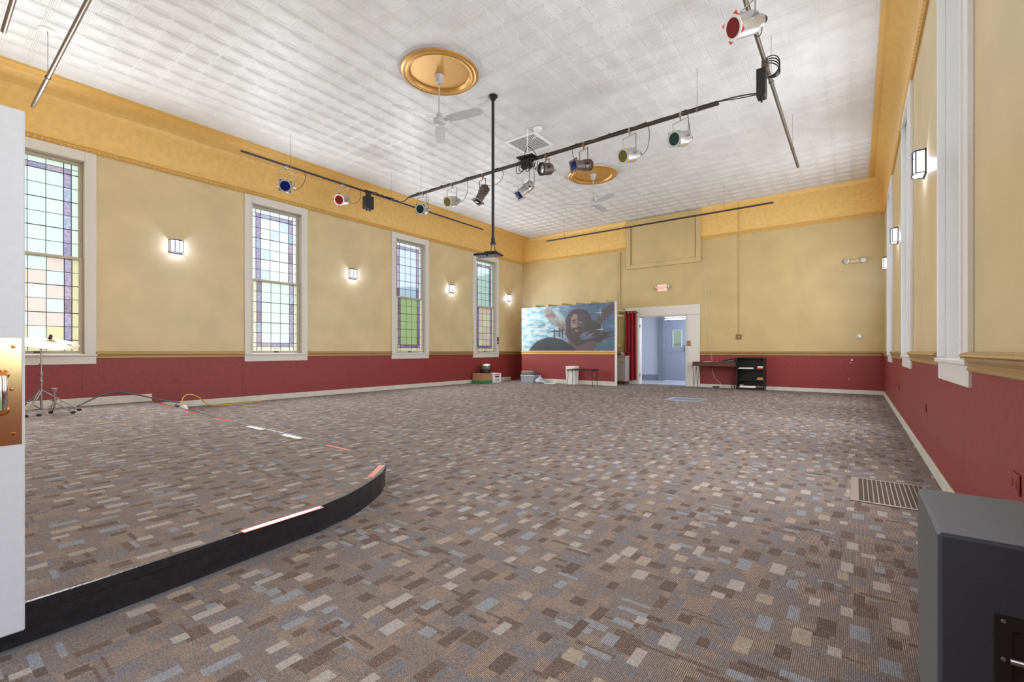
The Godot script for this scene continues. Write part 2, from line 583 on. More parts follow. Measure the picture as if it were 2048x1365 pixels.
func side_wall(left: bool, holes: Array, seams: Array) -> void:
	var x := XL if left else XR
	var d := 1.0 if left else -1.0       # into the room
	var w := struct("wall_left" if left else "wall_right", "yellow plaster wall with gold frieze above and red wainscot below", "wall")
	var mb := MB.new()
	wall_pieces(mb, ZB - 0.25, ZF + 0.25, -0.05, CE + 0.3, holes, func(b: MB, a: float, c: float, y0: float, y1: float) -> void:
		b.span(Vector3(x, y0, a), Vector3(x - d * 0.25, y1, c)))
	part("plaster", mb, M.plaster, w)
	for i in seams.size() - 1:
		var pb := MB.new()
		var g := 0.0015
		wall_pieces(pb, seams[i] + g, seams[i + 1] - g, 0.0, RAIL + 0.03, holes.filter(func(h): return h[0] < seams[i + 1] and h[1] > seams[i] and h[2] < RAIL), func(b: MB, a: float, c: float, y0: float, y1: float) -> void:
			b.span(Vector3(x, y0, a), Vector3(x + d * 0.010, y1, c)))
		part("wainscot_panel", pb, M.red, w)
	# frieze, cove and mouldings, all running along the wall
	var xf := Transform3D(Basis(Vector3(d, 0, 0), Vector3.UP, Vector3(0, 0, d)), Vector3(x, 0, 0))
	var za := ZB * d
	var zb := ZF * d
	var inset := 0.40 if left else 0.305
	part("frieze", MB.new().prism(PackedVector2Array([Vector2(0, FR + .08), Vector2(.02, FR + .08), Vector2(.02, 4.9305), Vector2(0, 4.9305)]), za, zb, xf), M.gold, w)
	var cv := PackedVector2Array([Vector2(0, 4.931)])
	for i in 9:
		var a := PI / 2 * i / 8.0
		cv.append(Vector2(.02 + (inset - .09) * (1.0 - cos(a)), 4.931 + (CE - 4.951) * sin(a)))
	cv.append(Vector2(inset - .07, CE + .02))
	cv.append(Vector2(0, CE + .02))
	part("cove", MB.new().prism(cv, za, zb, xf), M.gold, w)
	part("ceiling_moulding", MB.new().prism(PackedVector2Array([Vector2(inset - .075, CE + .01), Vector2(inset - .075, CE - .030), Vector2(inset - .05, CE - .022), Vector2(inset - .012, CE - .018), Vector2(inset, CE - .004), Vector2(inset, CE + .01)]), za, zb, xf), M.gilt, w)
	var bead := MB.new().prism(PackedVector2Array([Vector2(0, FR), Vector2(.022, FR), Vector2(.03, FR + .012), Vector2(.02, FR + .022), Vector2(.02, FR + .062), Vector2(.034, FR + .072), Vector2(.034, FR + .086), Vector2(.02, FR + .094), Vector2(0, FR + .094)]), za, zb, xf)
	var zz := ZB + 0.05
	while zz < ZF:
		bead.bev(Vector3(x + d * .024, FR + .042, zz), Vector3(.026, .030, .052), .009, Basis(Vector3.RIGHT, 0.5))
		zz += 0.075
	part("bead_moulding", bead, M.gilt, w)

func chair_rail(called: String, label: String, x: float, d: float, runs: Array, along_x := false) -> void:
	var t := struct(called, label, "moulding")
	for r in runs:
		var xf := Transform3D(Basis(Vector3(d, 0, 0), Vector3.UP, Vector3(0, 0, d)), Vector3(x, RAIL, 0))
		var z0: float = r[0] * d
		var z1: float = r[1] * d
		if along_x:
			xf = Transform3D(Basis(Vector3(0, 0, d), Vector3.UP, Vector3(-d, 0, 0)), Vector3(0, RAIL, x))
			z0 = -r[0] * d
			z1 = -r[1] * d
		var b := MB.new().prism(rail_profile(.044), z0, z1, xf)
		if not along_x and absf(r[1]) < 7.0 and d < 0:
			var s: float = r[0]
			while s < r[1] - 0.02:
				b.bev(Vector3(x + d * .046, RAIL + .094, s + .012), Vector3(.020, .026, .020), .008)
				s += 0.026
		part("rail_length", b, M.rail, t)

func window(n: int, label: String, at: Vector3, turn: float, wide: float, full: bool, look: Dictionary) -> void:
	# local axes: x along the wall, y up, z into the room; origin on the wall face at floor height
	var t := struct("window_%d" % n, label, "window", at, turn)
	var hw := wide / 2.0
	var trim: StandardMaterial3D = M.trim if full else M.white
	var ho := hw - 0.145          # half the clear opening
	var y0 := 1.00
	var y1 := 4.14
	for s in [-1, 1]:
		part("side_casing", MB.new().bev(Vector3(s * (hw - .0725), (y0 + 4.305) / 2, .016), Vector3(.145, 4.305 - y0, .032), .004), trim, t)
		part("bead_stop", MB.new().bev(Vector3(s * (ho + .009), (y0 + y1) / 2, .028), Vector3(.024, y1 - y0, .040), .007), trim, t)
	part("head_casing", MB.new().bev(Vector3(0, (y1 + 4.305) / 2 + .01, .016), Vector3(2 * hw - .29, 4.285 - y1, .0318), .004), trim, t)
	part("bead_stop", MB.new().bev(Vector3(0, y1 + .009, .028), Vector3(2 * ho - .01, .024, .040), .007), trim, t)
	part("sill", MB.new().bev(Vector3(0, y0 - .018, -.05), Vector3(2 * hw + .02, .036, .20), .008), trim, t)
	part("apron", MB.new().bev(Vector3(0, y0 - .10, .014), Vector3(2 * hw, .128, .028), .004), trim, t)
	var jm := MB.new()
	for s in [-1, 1]:
		jm.span(Vector3(s * ho, y0, 0), Vector3(s * (ho + .03), y1, -.25))
	jm.span(Vector3(-ho - .03, y1, 0), Vector3(ho + .03, y1 + .03, -.25))
	part("jamb", jm, trim, t)
	var gw := ho - .055            # half glass width
	for up in [true, false]:
		var a := 2.53 if up else y0 + .005
		var b := y1 - .005 if up else 2.58
		var z := (-.115 if up else -.07) - (0.0 if full else .085)
		var fb := MB.new()
		for s in [-1, 1]:
			fb.bev(Vector3(s * (ho - .028), (a + b) / 2, z), Vector3(.055, b - a, .038), .005)
		var bot := .045 if up else .05
		var top := .055 if up else .045
		fb.bev(Vector3(0, a + bot / 2, z), Vector3(2 * ho - .11, bot, .038), .005)
		fb.bev(Vector3(0, b - top / 2, z), Vector3(2 * ho - .11, top, .038), .005)
		var sash := part("upper_sash" if up else "lower_sash", fb, M.sash, t)
		stained(sash, -gw, gw, a + bot, b - top, z, up, full, look)
		if not up:
			part("sash_lift", MB.new().bev(Vector3(0, a + .03, z + .03), Vector3(.09, .018, .03), .005), M.black, sash)

func stained(sash: Node3D, x0: float, x1: float, y0: float, y1: float, z: float, up: bool, full: bool, look: Dictionary) -> void:
	if not full:
		put("pane", slab_mesh(x1 - x0, y1 - y0), M.clear, sash, Vector3(0, (y0 + y1) / 2, z))
	var w := x1 - x0
	var xs := [x0, x0 + .085 * w, x0 + .18 * w, x0 + .393 * w, x0 + .607 * w, x1 - .18 * w, x1 - .085 * w, x1]
	var mg := .085
	var ys := []
	var n := 6
	var cellh := (y1 - y0 - .17) / n
	if up:
		for i in n:
			ys.append(y0 + i * cellh)
		ys.append_array([y1 - .17, y1 - .085, y1])
	else:
		ys = [y0, y0 + .085]
		for i in n + 1:
			ys.append(y0 + .17 + i * cellh)
	var cm := MB.new()
	for i in range(1, 7):
		var thick: float = .009 if i in [1, 2, 5, 6] else .006
		cm.span(Vector3(xs[i] - thick / 2, y0, z - .005), Vector3(xs[i] + thick / 2, y1, z + .006))
	for i in range(1, ys.size() - 1):
		var thick: float = .011 if i % 2 == 0 else .006
		cm.span(Vector3(x0, ys[i] - thick / 2, z - .004), Vector3(x1, ys[i] + thick / 2, z + .007))
	part("lead_came", cm, M.came, sash)
	if not full:
		return
	var rows := ys.size() - 1
	var border := rows - 2 if up else 1
	var edge := rows - 1 if up else 0
	for r in rows:
		for c in 7:
			var m: StandardMaterial3D
			var inside := r != edge and c > 0 and c < 6
			if inside and (r == border or c == 1 or c == 5):
				m = M.violet[(rng.randi() % 5) if rng.randf() < 0.75 else 0]
			elif r == edge or c == 0 or c == 6:
				m = M[look.edge_high if up else look.edge_low]
			else:
				var pick: Array = look.high if up else look.low
				m = M[pick[rng.randi() % pick.size()]]
			put("pane", slab_mesh(xs[c + 1] - xs[c] - .003, ys[r + 1] - ys[r] - .003), m, sash, Vector3((xs[c] + xs[c + 1]) / 2, (ys[r] + ys[r + 1]) / 2, z))
	for c in [1, 5]:
		var ro := MB.new()
		for k in 4:
			ro.lathe([Vector2(.017, 0), Vector2(.017, .003), Vector2(0, .003)], 10, Transform3D(Basis(Vector3.RIGHT, PI / 2), Vector3(cos(PI / 4 + PI / 2 * k), sin(PI / 4 + PI / 2 * k), 0) * .020))
		part("rosette", ro, M.rosette, sash, Vector3((xs[c] + xs[c + 1]) / 2, (ys[border] + ys[border + 1]) / 2, z + .002))
	if not up:
		for k in 2:
			var tm := TextMesh.new()
			tm.text = look.words[k]
			tm.font = font("Droid Serif")
			tm.font_size = 24
			tm.pixel_size = .0011
			tm.depth = .002
			put("lettering", tm, M.came, sash, Vector3(look.wx, y0 + .058 - k * .032, z + .006))

var slabs := {}
func slab_mesh(w: float, h: float) -> Mesh:
	var k := "%.3f %.3f" % [w, h]
	if not slabs.has(k):
		slabs[k] = MB.new().box(Vector3.ZERO, Vector3(w, h, .004)).mesh()
	return slabs[k]

var fonts := {}
func font(n: String) -> SystemFont:
	if not fonts.has(n):
		var f := SystemFont.new()
		f.font_names = PackedStringArray([n])
		fonts[n] = f
	return fonts[n]

func room() -> void:
	var LZ := [-1.231, -4.88, -8.608, -11.905]
	var RZ := [-0.78, -4.31, -7.85, -11.55]
	# floor
	var fl := struct("floor", "carpeted floor woven in brown, tan and blue grey rectangles", "floor")
	var fb := MB.new()
	wall_pieces(fb, XL - .25, XR + .25, ZB - .25, ZF + .25, [[-3.22, -2.66, -10.38, -9.90], [.015, .405, -4.705, -4.015]], func(b: MB, a: float, c: float, z0: float, z1: float) -> void:
		b.span(Vector3(a, -.12, z0), Vector3(c, 0, z1)))
	part("carpet", fb, M.carpet, fl)
	part("duct", duct(Vector3(-3.22, -.01, -10.38), Vector3(-2.66, -.42, -9.90)), M.duct, fl)
	part("duct", duct(Vector3(.015, -.01, -4.705), Vector3(.405, -.42, -4.015)), M.duct, fl)
	# side walls
	var hl := []
	var hr := []
	for i in range(3, -1, -1):
		hl.append([LZ[i] - .56, LZ[i] + .56, .962, 4.17])
		hr.append([RZ[i] - .485, RZ[i] + .485, .962, 4.17])
	side_wall(true, hl, [ZB, -11.60, -9.15, -6.66, -4.17, -1.73, ZF])
	side_wall(false, hr, [ZB, -11.3, -8.86, -6.42, -3.98, -1.54, ZF])
	# back wall with the doorway
	var bw := struct("wall_back", "far yellow plaster wall with an open doorway and red wainscot", "wall")
	var door := [[-5.53, -4.05, -0.05, 2.14]]
	var mb := MB.new()
	wall_pieces(mb, XL - .25, XR + .25, -.05, CE + .3, door, func(b: MB, a: float, c: float, y0: float, y1: float) -> void:
		b.span(Vector3(a, y0, ZB), Vector3(c, y1, ZB - .2)))
	part("plaster", mb, M.plaster_back, bw)
	for s in [[XL + .01, -7.64], [-7.64, -5.96], [-3.66, -1.22], [-1.22, XR - .01]]:
		part("wainscot_panel", MB.new().span(Vector3(s[0] + .0015, 0, ZB), Vector3(s[1] - .0015, RAIL + .03, ZB + .010)), M.red, bw)
	var bxf := Transform3D(Basis(Vector3(0, 0, 1), Vector3.UP, Vector3(-1, 0, 0)), Vector3(0, 0, ZB))
	for s in [[XL, -5.93], [-3.63, XR]]:
		part("frieze", MB.new().prism(PackedVector2Array([Vector2(0, FR + .08), Vector2(.018, FR + .08), Vector2(.018, CE - .10), Vector2(.045, CE - .02), Vector2(.05, CE + .01), Vector2(0, CE + .01)]), -s[0], -s[1], bxf), M.gold, bw)
		var bd := MB.new().prism(PackedVector2Array([Vector2(0, FR), Vector2(.022, FR), Vector2(.03, FR + .012), Vector2(.02, FR + .022), Vector2(.02, FR + .062), Vector2(.034, FR + .072), Vector2(.034, FR + .086), Vector2(.02, FR + .094), Vector2(0, FR + .094)]), -s[0], -s[1], bxf)
		var q: float = s[0] + .05
		while q < s[1] - .03:
			bd.bev(Vector3(q, FR + .042, ZB + .024), Vector3(.052, .030, .026), .009, Basis(Vector3.BACK, 0.5))
			q += .075
		part("bead_moulding", bd, M.gilt, bw)
	for q in [[.115, 0.83, .022], [.095, .76, .012], [.06, .36, .012], [-.62, .40, .006]]:
		part("filler_patch", MB.new().lathe([Vector2(q[2], 0), Vector2(q[2], .002), Vector2(0, .002)], 10, Transform3D(Basis(Vector3.RIGHT, PI / 2), Vector3(q[0] - .2, q[1], ZB + .010))), M.trim, bw)
	# near wall behind the camera, with the doorway of the white door
	var nw := struct("wall_near", "near yellow wall with a doorway beside the stage", "wall")
	mb = MB.new()
	wall_pieces(mb, XL - .25, XR + .25, -.05, CE + .3, [[-2.28, -1.30, -0.05, 1.93]], func(b: MB, a: float, c: float, y0: float, y1: float) -> void:
		b.span(Vector3(a, y0, ZF), Vector3(c, y1, ZF + .2)))
	part("plaster", mb, M.plaster, nw)
	for s in [[XL + .01, -2.42], [-1.18, XR - .01]]:
		part("wainscot_panel", MB.new().span(Vector3(s[0], 0, ZF), Vector3(s[1], RAIL + .03, ZF - .010)), M.red, nw)
	ceiling_panels()
	# mouldings
	var lr := []
	var rr := []
	var zl := [ZB + .02]
	for i in range(3, -1, -1):
		lr.append([zl[-1], LZ[i] - .675])
		zl.append(LZ[i] + .675)
	lr.append([zl[-1], ZF])
	zl = [ZB + .02]
	for i in range(3, -1, -1):
		rr.append([zl[-1], RZ[i] - .60])
		zl.append(RZ[i] + .60)
	rr.append([zl[-1], ZF])
	chair_rail("trim_1", "gold chair rail along the left wall between the windows", XL + .010, 1.0, lr)
	chair_rail("trim_2", "gold chair rail along the right wall with a beaded edge", XR - .010, -1.0, rr)
	chair_rail("trim_3", "gold chair rail on the far wall right of the doorway", ZB + .010, 1.0, [[XL + .05, -5.96], [-3.66, XR - .05]], true)
	var bb := func(called: String, label: String, runs: Array) -> void:
		var t := struct(called, label, "baseboard")
		for r in runs:
			part("board", MB.new().bev((r[0] + r[1]) / 2.0, (r[1] - r[0]).abs(), .004), M.base, t)
	bb.call("baseboard_left", "white baseboard below the red wainscot of the left wall", [[Vector3(XL + .01, 0, ZB + .75), Vector3(XL + .028, .115, -2.66)], [Vector3(XL + .01, STAGE, -2.655), Vector3(XL + .028, STAGE + .13, ZF)]])
	bb.call("baseboard_right", "white baseboard below the red wainscot of the right wall", [[Vector3(XR - .01, 0, ZB), Vector3(XR - .028, .10, ZF)]])
	bb.call("baseboard_back", "white baseboard along the far wall right of the doorway", [[Vector3(-3.66, -.01, ZB + .01), Vector3(XR - .03, .095, ZB + .028)]])
	# windows
	var looks := [
		{"high": ["pane_aqua", "pane_aqua", "pane_green"], "low": ["pane_green", "pane_straw", "pane_rose", "pane_aqua"], "edge_high": "pane_green", "edge_low": "pane_straw", "words": ["Ottma", "I. Har"], "wx": .06},
		{"high": ["pane_white", "pane_white", "pane_white", "pane_sky"], "low": ["pane_green"], "edge_high": "pane_white", "edge_low": "pane_cream", "words": ["In Memory", "of"], "wx": 0.0},
		{"high": ["pane_sky"], "low": ["pane_moss"], "edge_high": "pane_white", "edge_low": "pane_cream", "words": ["", "Deacon"], "wx": 0.0},
		{"high": ["pane_aqua"], "low": ["pane_rose", "pane_rose", "pane_cream"], "edge_high": "pane_aqua", "edge_low": "pane_cream", "words": ["", "Dea."], "wx": 0.0}]
	var ll := ["stained glass window behind the white door, greenish panes with violet border", "stained glass window with pale upper panes, second along the left wall", "stained glass window with mossy green lower panes on the left wall", "stained glass window nearest the far corner of the left wall"]
	rng.seed = 77
	for i in 4:
		window(i + 1, ll[i], Vector3(XL, 0, LZ[i]), PI / 2, 1.35, true, looks[i])
	var rl := ["tall white cased window on the right wall beside the camera", "tall white cased window on the right wall, nearest in view", "tall white cased window on the right wall between the two near wall lanterns", "tall white cased window on the right wall nearest the far corner"]
	for i in 4:
		window(i + 5, rl[i], Vector3(XR, 0, RZ[i]), -PI / 2, 1.20, false, looks[1])

func ceiling_panels() -> void:
	var c := struct("ceiling", "white painted pressed tin ceiling of square coffered panels", "ceiling")
	var sl := MB.new()
	wall_pieces(sl, XL - .25, XR + .25, ZB - .25, ZF + .25, [[-5.58, -4.94, -7.88, -7.24]], func(b: MB, a: float, d: float, z0: float, z1: float) -> void:
		b.span(Vector3(a, CE + .012, z0), Vector3(d, CE + .30, z1)))
	part("slab", sl, M.tin, c)
	part("duct", duct(Vector3(-5.58, CE + .0, -7.88), Vector3(-4.94, CE + .60, -7.24)), M.duct, c)
	var prof := [[.1625, -.0026], [.1585, .0005], [.149, .0005], [.1455, -.0026], [.142, .0005], [.128, .0005], [.1245, -.0030], [.113, -.0030], [.1095, -.0006], [.098, -.0006], [.0945, -.0030], [.086, -.0030], [.0825, .0]]
	var coffer := func(b: MB, ox: float, oz: float) -> void:
		for i in prof.size() - 1:
			var a: float = prof[i][0]
			var d: float = prof[i + 1][0]
			var ya: float = prof[i][1]
			var yd: float = prof[i + 1][1]
			for k in 4:
				var r := Basis(Vector3.UP, PI / 2 * k)
				var o := Vector3(ox, 0, oz)
				b.face([o + r * Vector3(-a, ya, a), o + r * Vector3(a, ya, a), o + r * Vector3(d, yd, d), o + r * Vector3(-d, yd, d)], Vector3.DOWN)
		var e: float = prof[-1][0]
		var ye: float = prof[-1][1]
		b.face([Vector3(ox - e, ye, oz - e), Vector3(ox + e, ye, oz - e), Vector3(ox + e, ye, oz + e), Vector3(ox - e, ye, oz + e)], Vector3.DOWN)
	var one := MB.new()
	for i in 2:
		for j in 2:
			coffer.call(one, -.1625 + .325 * i, -.1625 + .325 * j)
	var m := one.mesh()
	var spots := []
	for i in 16:
		for j in 23:
			var p := Vector3(-5.26 + (i - 7) * .65, CE, -7.56 + (j - 10) * .65)
			if i != 7 or j != 10:
				spots.append(p)
	var cam := Transform3D(Basis(Vector3.UP, deg_to_rad(36.985)), Vector3(0, 1.05, 0)).affine_inverse()
	spots.sort_custom(func(a, b): return seen(cam * a) > seen(cam * b))
	var rest := MB.new()
	var any := false
	for k in spots.size():
		if k < 300:
			put("tin_panel", m, M.tin, c, spots[k])
		else:
			any = true
			rest.st.append_from(m, 0, Transform3D(Basis(), spots[k]))
	if any:
		var o := MeshInstance3D.new()
		o.mesh = rest.st.commit()
		o.material_override = M.tin
		o.name = "tin_panel_field"
		o.set_meta("kind", "stuff")
		c.add_child(o)

func seen(p: Vector3) -> float:
	# larger for panels that show larger in the frame
	if p.z > -0.2:
		return -1.0
	var u := absf(p.x / -p.z * 914.1)
	var v := p.y / -p.z * 914.1
	if u > 1150.0 or v > 790.0:
		return 0.0
	return 1.0 / (p.z * p.z * p.z * -1.0)

func stage() -> void:
	var s := struct("floor_stage", "low carpeted stage platform with a black painted curved front edge", "stage")
	var edge := []            # plan outline of the front edge from the near wall to the left wall
	for p in [[-2.362, ZF], [-2.364, -.26], [-2.372, -.46], [-2.405, -.81], [-2.43, -1.0], [-2.475, -1.44], [-2.53, -1.63], [-2.605, -1.80], [-2.70, -1.96], [-2.80, -2.11], [-2.95, -2.26], [-3.15, -2.37], [-3.40, -2.43], [-4.0, -2.46], [-6.0, -2.50], [-8.0, -2.58], [XL + .012, -2.655]]:
		edge.append(Vector2(p[0], p[1]))
	var poly := PackedVector2Array()
	for p in edge:
		poly.append(Vector2(p.x, -p.y))
	poly.append(Vector2(XL + .012, -ZF))
	var up := Transform3D(Basis(Vector3.RIGHT, -PI / 2), Vector3.ZERO)
	part("stage_carpet", MB.new().prism(poly, STAGE - .012, STAGE, up), M.carpet, s)
	var rb := MB.new()
	var lip := MB.new()
	var strip := MB.new()
	for i in edge.size() - 1:
		var a := Vector3(edge[i].x, 0, edge[i].y)
		var b := Vector3(edge[i + 1].x, 0, edge[i + 1].y)
		var n := (b - a).cross(Vector3.UP).normalized()
		for q in [[rb, .0, STAGE - .013, .004, -.05], [lip, STAGE - .040, STAGE + .001, .011, -.004], [strip, 0.0, .008, .026, .0]]:
			var k: MB = q[0]
			var y0: Vector3 = Vector3.UP * q[1]
			var y1: Vector3 = Vector3.UP * q[2]
			if k == strip and i > 5:
				continue
			k.st.set_smooth_group(1 if i > 3 else 0xFFFFFFFF)
			k.face([a + y0 + n * q[3], b + y0 + n * q[3], b + y1 + n * q[3], a + y1 + n * q[3]], n)
			k.flat()
			k.face([a + y1 + n * q[3], b + y1 + n * q[3], b + y1 + n * q[4], a + y1 + n * q[4]], Vector3.UP)
	part("riser_board", rb, M.riser, s)
	part("edge_lip", lip, M.riser, s)
	part("floor_strip", strip, M.strip, s)
	# tapes along the edge
	var tapes := [
		["long worn white and red tape on the near stage edge", Vector2(-2.425, -1.0), Vector2(-2.452, -1.44), .035, "tape_white"],
		["worn pink tape at the curved stage corner", Vector2(-2.755, -1.985), Vector2(-2.965, -2.245), .045, "tape_pink"],
		["coral tape on the far stage edge nearest the corner", Vector2(-3.645, -2.41), Vector2(-4.015, -2.41), .035, "tape_pink"],
		["white tape on the stage edge next to the coral tape", Vector2(-4.536, -2.43), Vector2(-4.892, -2.43), .045, "tape_white"],
		["white tape on the stage edge next to the red tapes", Vector2(-5.405, -2.45), Vector2(-5.768, -2.45), .045, "tape_white"],
		["red tape on the stage edge next to the white tapes", Vector2(-6.352, -2.49), Vector2(-6.846, -2.50), .045, "tape_red"],
		["middle one of three red tapes towards the left wall", Vector2(-7.609, -2.53), Vector2(-8.076, -2.54), .045, "tape_red"],
		["red tape on the stage edge nearest the left wall", Vector2(-8.855, -2.57), Vector2(-9.302, -2.58), .045, "tape_red"]]
	for t in tapes:
		var a: Vector2 = t[1]
		var b: Vector2 = t[2]
		var c := (a + b) / 2.0
		var o := thing("tape_strip", t[0], "tape", Vector3(c.x, STAGE, c.y), -(b - a).angle(), "tapes along the stage edge")
		if t[4] == "tape_white" and t[3] < .04:
			part("red_backing", MB.new().box(Vector3(0, .0006, 0), Vector3(a.distance_to(b), .0012, t[3] + .012)), M.tape_red, o)
			part("white_tape", MB.new().box(Vector3(0, .0016, .002), Vector3(a.distance_to(b) - .01, .0010, t[3] - .006)), M.tape_white, o)
		else:
			part("tape", MB.new().box(Vector3(0, .0007, 0), Vector3(a.distance_to(b), .0014, t[3])), M[t[4]], o)
	# the white tape beyond carries on: a gold doorway and a speaker follow below

func outside() -> void:
	var g := struct("ground", "green lawn outside the stained glass windows", "lawn")
	part("turf", MB.new().span(Vector3(-60, -.9, -60), Vector3(60, -.5, 60)), M.lawn, g)
	part("bounce_slab", MB.new().span(Vector3(XR + .6, -.5, -40), Vector3(16, -.46, 20)), mk(196, 194, 188, .8), g)  # unseen pale slab, added to bounce daylight in at the right windows
	var spots := [[-15.2, -12.9, 2.4, 4.3], [-15.6, -18.6, 2.6, 5.6], [-5.9, -22.0, 2.6, 2.7]]
	var ls := ["rounded green shrub outside the mossy paned window", "green shrub outside, blurred behind the window near the corner", "green shrub seen through the small window of the outer door"]
	rng.seed = 12
	for i in spots.size():
		var p: Array = spots[i]
		var b := MB.new()
		var prof := []
		for k in 9:
			var a := PI * k / 8.0 - PI / 2
			prof.append(Vector2(maxf(cos(a), 0.0) * p[2] * (1.0 + rng.randf_range(-.07, .07)), (sin(a) + 1.0) * p[3] / 2))
		prof[0].x = 0.0
		prof[8].x = 0.0
		b.lathe(prof, 18)
		var o := thing("shrub", ls[i], "shrub", Vector3(p[0], -.5, p[1]), i * 0.7, "shrubs outside the left wall")
		part("foliage", b, M.hedge, o)
		part("stem", MB.new().tube([Vector3(0, -.05, 0), Vector3(0, .5, 0)], .06), M.wood, o)

# ---------------------------------------------------------------- lights of the room

func sconce(label: String, at: Vector3, turn: float) -> void:
	var t := thing("wall_lantern", label, "lamp", at, turn, "wall lanterns")
	var bow := func(z: float, w: float) -> PackedVector2Array:
		var p := PackedVector2Array([Vector2(-w, .012), Vector2(w, .012)])
		for i in 7:
			var s := 1.0 - i / 3.0
			p.append(Vector2(s * w, z - .022 * s * s))
		return p
	var up := Transform3D(Basis(Vector3.RIGHT, Vector3.BACK, Vector3.UP), Vector3.ZERO)
	part("back_plate", MB.new().bev(Vector3(0, 0, .006), Vector3(.20, .25, .012), .003), M.frame_black, t)
	part("shade", MB.new().prism(bow.call(.098, .096), -.105, .105, up), M.shade, t)
	var cap := MB.new().prism(bow.call(.108, .106), .104, .114, up)
	cap.prism(bow.call(.080, .070), .113, .128, up)
	part("cap", cap, M.frame_black, t)
	var ring := []
	for i in 7:
		var s := 1.0 - i / 3.0
		ring.append(Vector3(s * .102, -.108, .103 - .022 * s * s))
	part("bottom_ring", MB.new().tube([Vector3(.102, -.108, .012)] + ring + [Vector3(-.102, -.108, .012)], .0045, 6), M.frame_black, t)
	for s in [-1.0, -.36, .36, 1.0]:
		var z: float = .100 - .022 * s * s
		part("glazing_bar", MB.new().box(Vector3(s * .099, 0, z), Vector3(.009, .215, .009)), M.frame_black, t)
	for y in [.04, -.04]:
		var pts := []
		for i in 7:
			var s := 1.0 - i / 3.0
			pts.append(Vector3(s * .098, y, .101 - .022 * s * s))
		if y > 0:
			part("cross_bar", MB.new().tube(pts, .0025, 6), M.frame_black, t)
	var l := OmniLight3D.new()
	l.name = "bulb"
	l.light_color = Color(0.74, 0.81, 1.0)
	l.light_energy = 0.36
	l.light_size = 0.045
	l.omni_range = 30.0
	l.omni_attenuation = 2.0
	l.shadow_enabled = true
	l.position = Vector3(0, -.02, .055)
	t.add_child(l)

func daylight(at: Vector3, toward: Vector3, w: float, h: float, energy: float, col := Color(0.95, 0.975, 1.0)) -> void:
	var l := AreaLight3D.new()
	l.name = "daylight"
	l.area_size = Vector2(w, h)
	l.area_normalize_energy = true
	l.light_energy = energy
	l.light_color = col
	l.area_range = 40.0
	l.area_attenuation = 2.0
	l.shadow_enabled = true
	add_child(l, true)
	l.look_at_from_position(at, at + toward, Vector3.UP if absf(toward.y) < 0.9 else Vector3.RIGHT)

# ---------------------------------------------------------------- ceiling things

func medallion(label: String, at: Vector3) -> void:
	var t := thing("ceiling_medallion", label, "medallion", at, 0.0, "gold ceiling medallions")
	part("outer_ring", MB.new().lathe([Vector2(.50, 0), Vector2(.535, -.03), Vector2(.575, -.036), Vector2(.60, -.02), Vector2(.62, 0)], 48).lathe([Vector2(.62, 0), Vector2(.60, -.02), Vector2(.575, -.036), Vector2(.535, -.03), Vector2(.50, 0)], 48), M.white, t)
	part("gold_ring", MB.new().lathe([Vector2(.58, -.018), Vector2(.57, -.052), Vector2(.54, -.070), Vector2(.515, -.058), Vector2(.50, -.060), Vector2(.485, -.072), Vector2(.46, -.068), Vector2(.445, -.045), Vector2(.43, -.030)], 48), M.medal, t)
	part("gold_disc", MB.new().lathe([Vector2(.46, -.028), Vector2(.20, -.022), Vector2(0, -.022)], 48), M.medal, t)
	for o in t.get_children():
		o.scale.y = 1.0

func fan(label: String, at: Vector3, angles: Array) -> void:
	var t := thing("ceiling_fan", label, "fan", at, 0.0, "white ceiling fans")
	part("canopy", MB.new().lathe([Vector2(.018, -.15), Vector2(.05, -.13), Vector2(.062, -.06), Vector2(.075, -.03), Vector2(.07, -.015)], 24), M.fan, t)
	part("down_rod", MB.new().tube([Vector3(0, -.10, 0), Vector3(0, -.62, 0)], .011, 12), M.fan, t)
	part("motor", MB.new().lathe([Vector2(0, -.765), Vector2(.06, -.765), Vector2(.085, -.75), Vector2(.095, -.72), Vector2(.088, -.69), Vector2(.055, -.68), Vector2(.042, -.66), Vector2(.035, -.60), Vector2(.02, -.585), Vector2(0, -.585)], 28), M.fan, t)
	for a in angles:
		var bb := Basis(Vector3.UP, a) * Basis(Vector3.RIGHT, -0.22)
		var o := Vector3(0, -.705, 0)
		var poly := PackedVector2Array([Vector2(.16, -.062), Vector2(.30, -.080), Vector2(.62, -.078), Vector2(.70, -.060), Vector2(.74, -.030), Vector2(.75, 0), Vector2(.74, .030), Vector2(.70, .060), Vector2(.62, .078), Vector2(.30, .080), Vector2(.16, .062)])
		var bl := part("blade", MB.new().prism(poly, -.003, .003, Transform3D(bb * Basis(Vector3.RIGHT, -PI / 2), o)), M.fan, t)
		part("bracket", MB.new().prism(PackedVector2Array([Vector2(.07, -.022), Vector2(.20, -.030), Vector2(.20, .030), Vector2(.07, .022)]), .003, .009, Transform3D(bb * Basis(Vector3.RIGHT, PI / 2), o)), M.fan, bl)

func hang_pipe(label: String, a: Vector3, b: Vector3, wires: Array, mat: StandardMaterial3D, r := .024) -> void:
	var mid := (a + b) / 2.0
	var t := thing("lighting_pipe", label, "pipe", mid, 0.0, "suspended lighting pipes")
	part("tube", MB.new().tube([a - mid, b - mid], r, 14), mat, t)
	for w in wires:
		var p: Vector3 = a.lerp(b, w) - mid
		part("hanger_wire", MB.new().tube([p, p + Vector3(0, CE - PIPE, 0)], .0028, 6), M.wire, t)
		part("pipe_clip", MB.new().lathe([Vector2(r + .001, -.012), Vector2(r + .007, -.012), Vector2(r + .007, .012), Vector2(r + .001, .012)], 14, Transform3D(Basis(Quaternion(Vector3.UP, (b - a).normalized())), p)), M.wire, t)

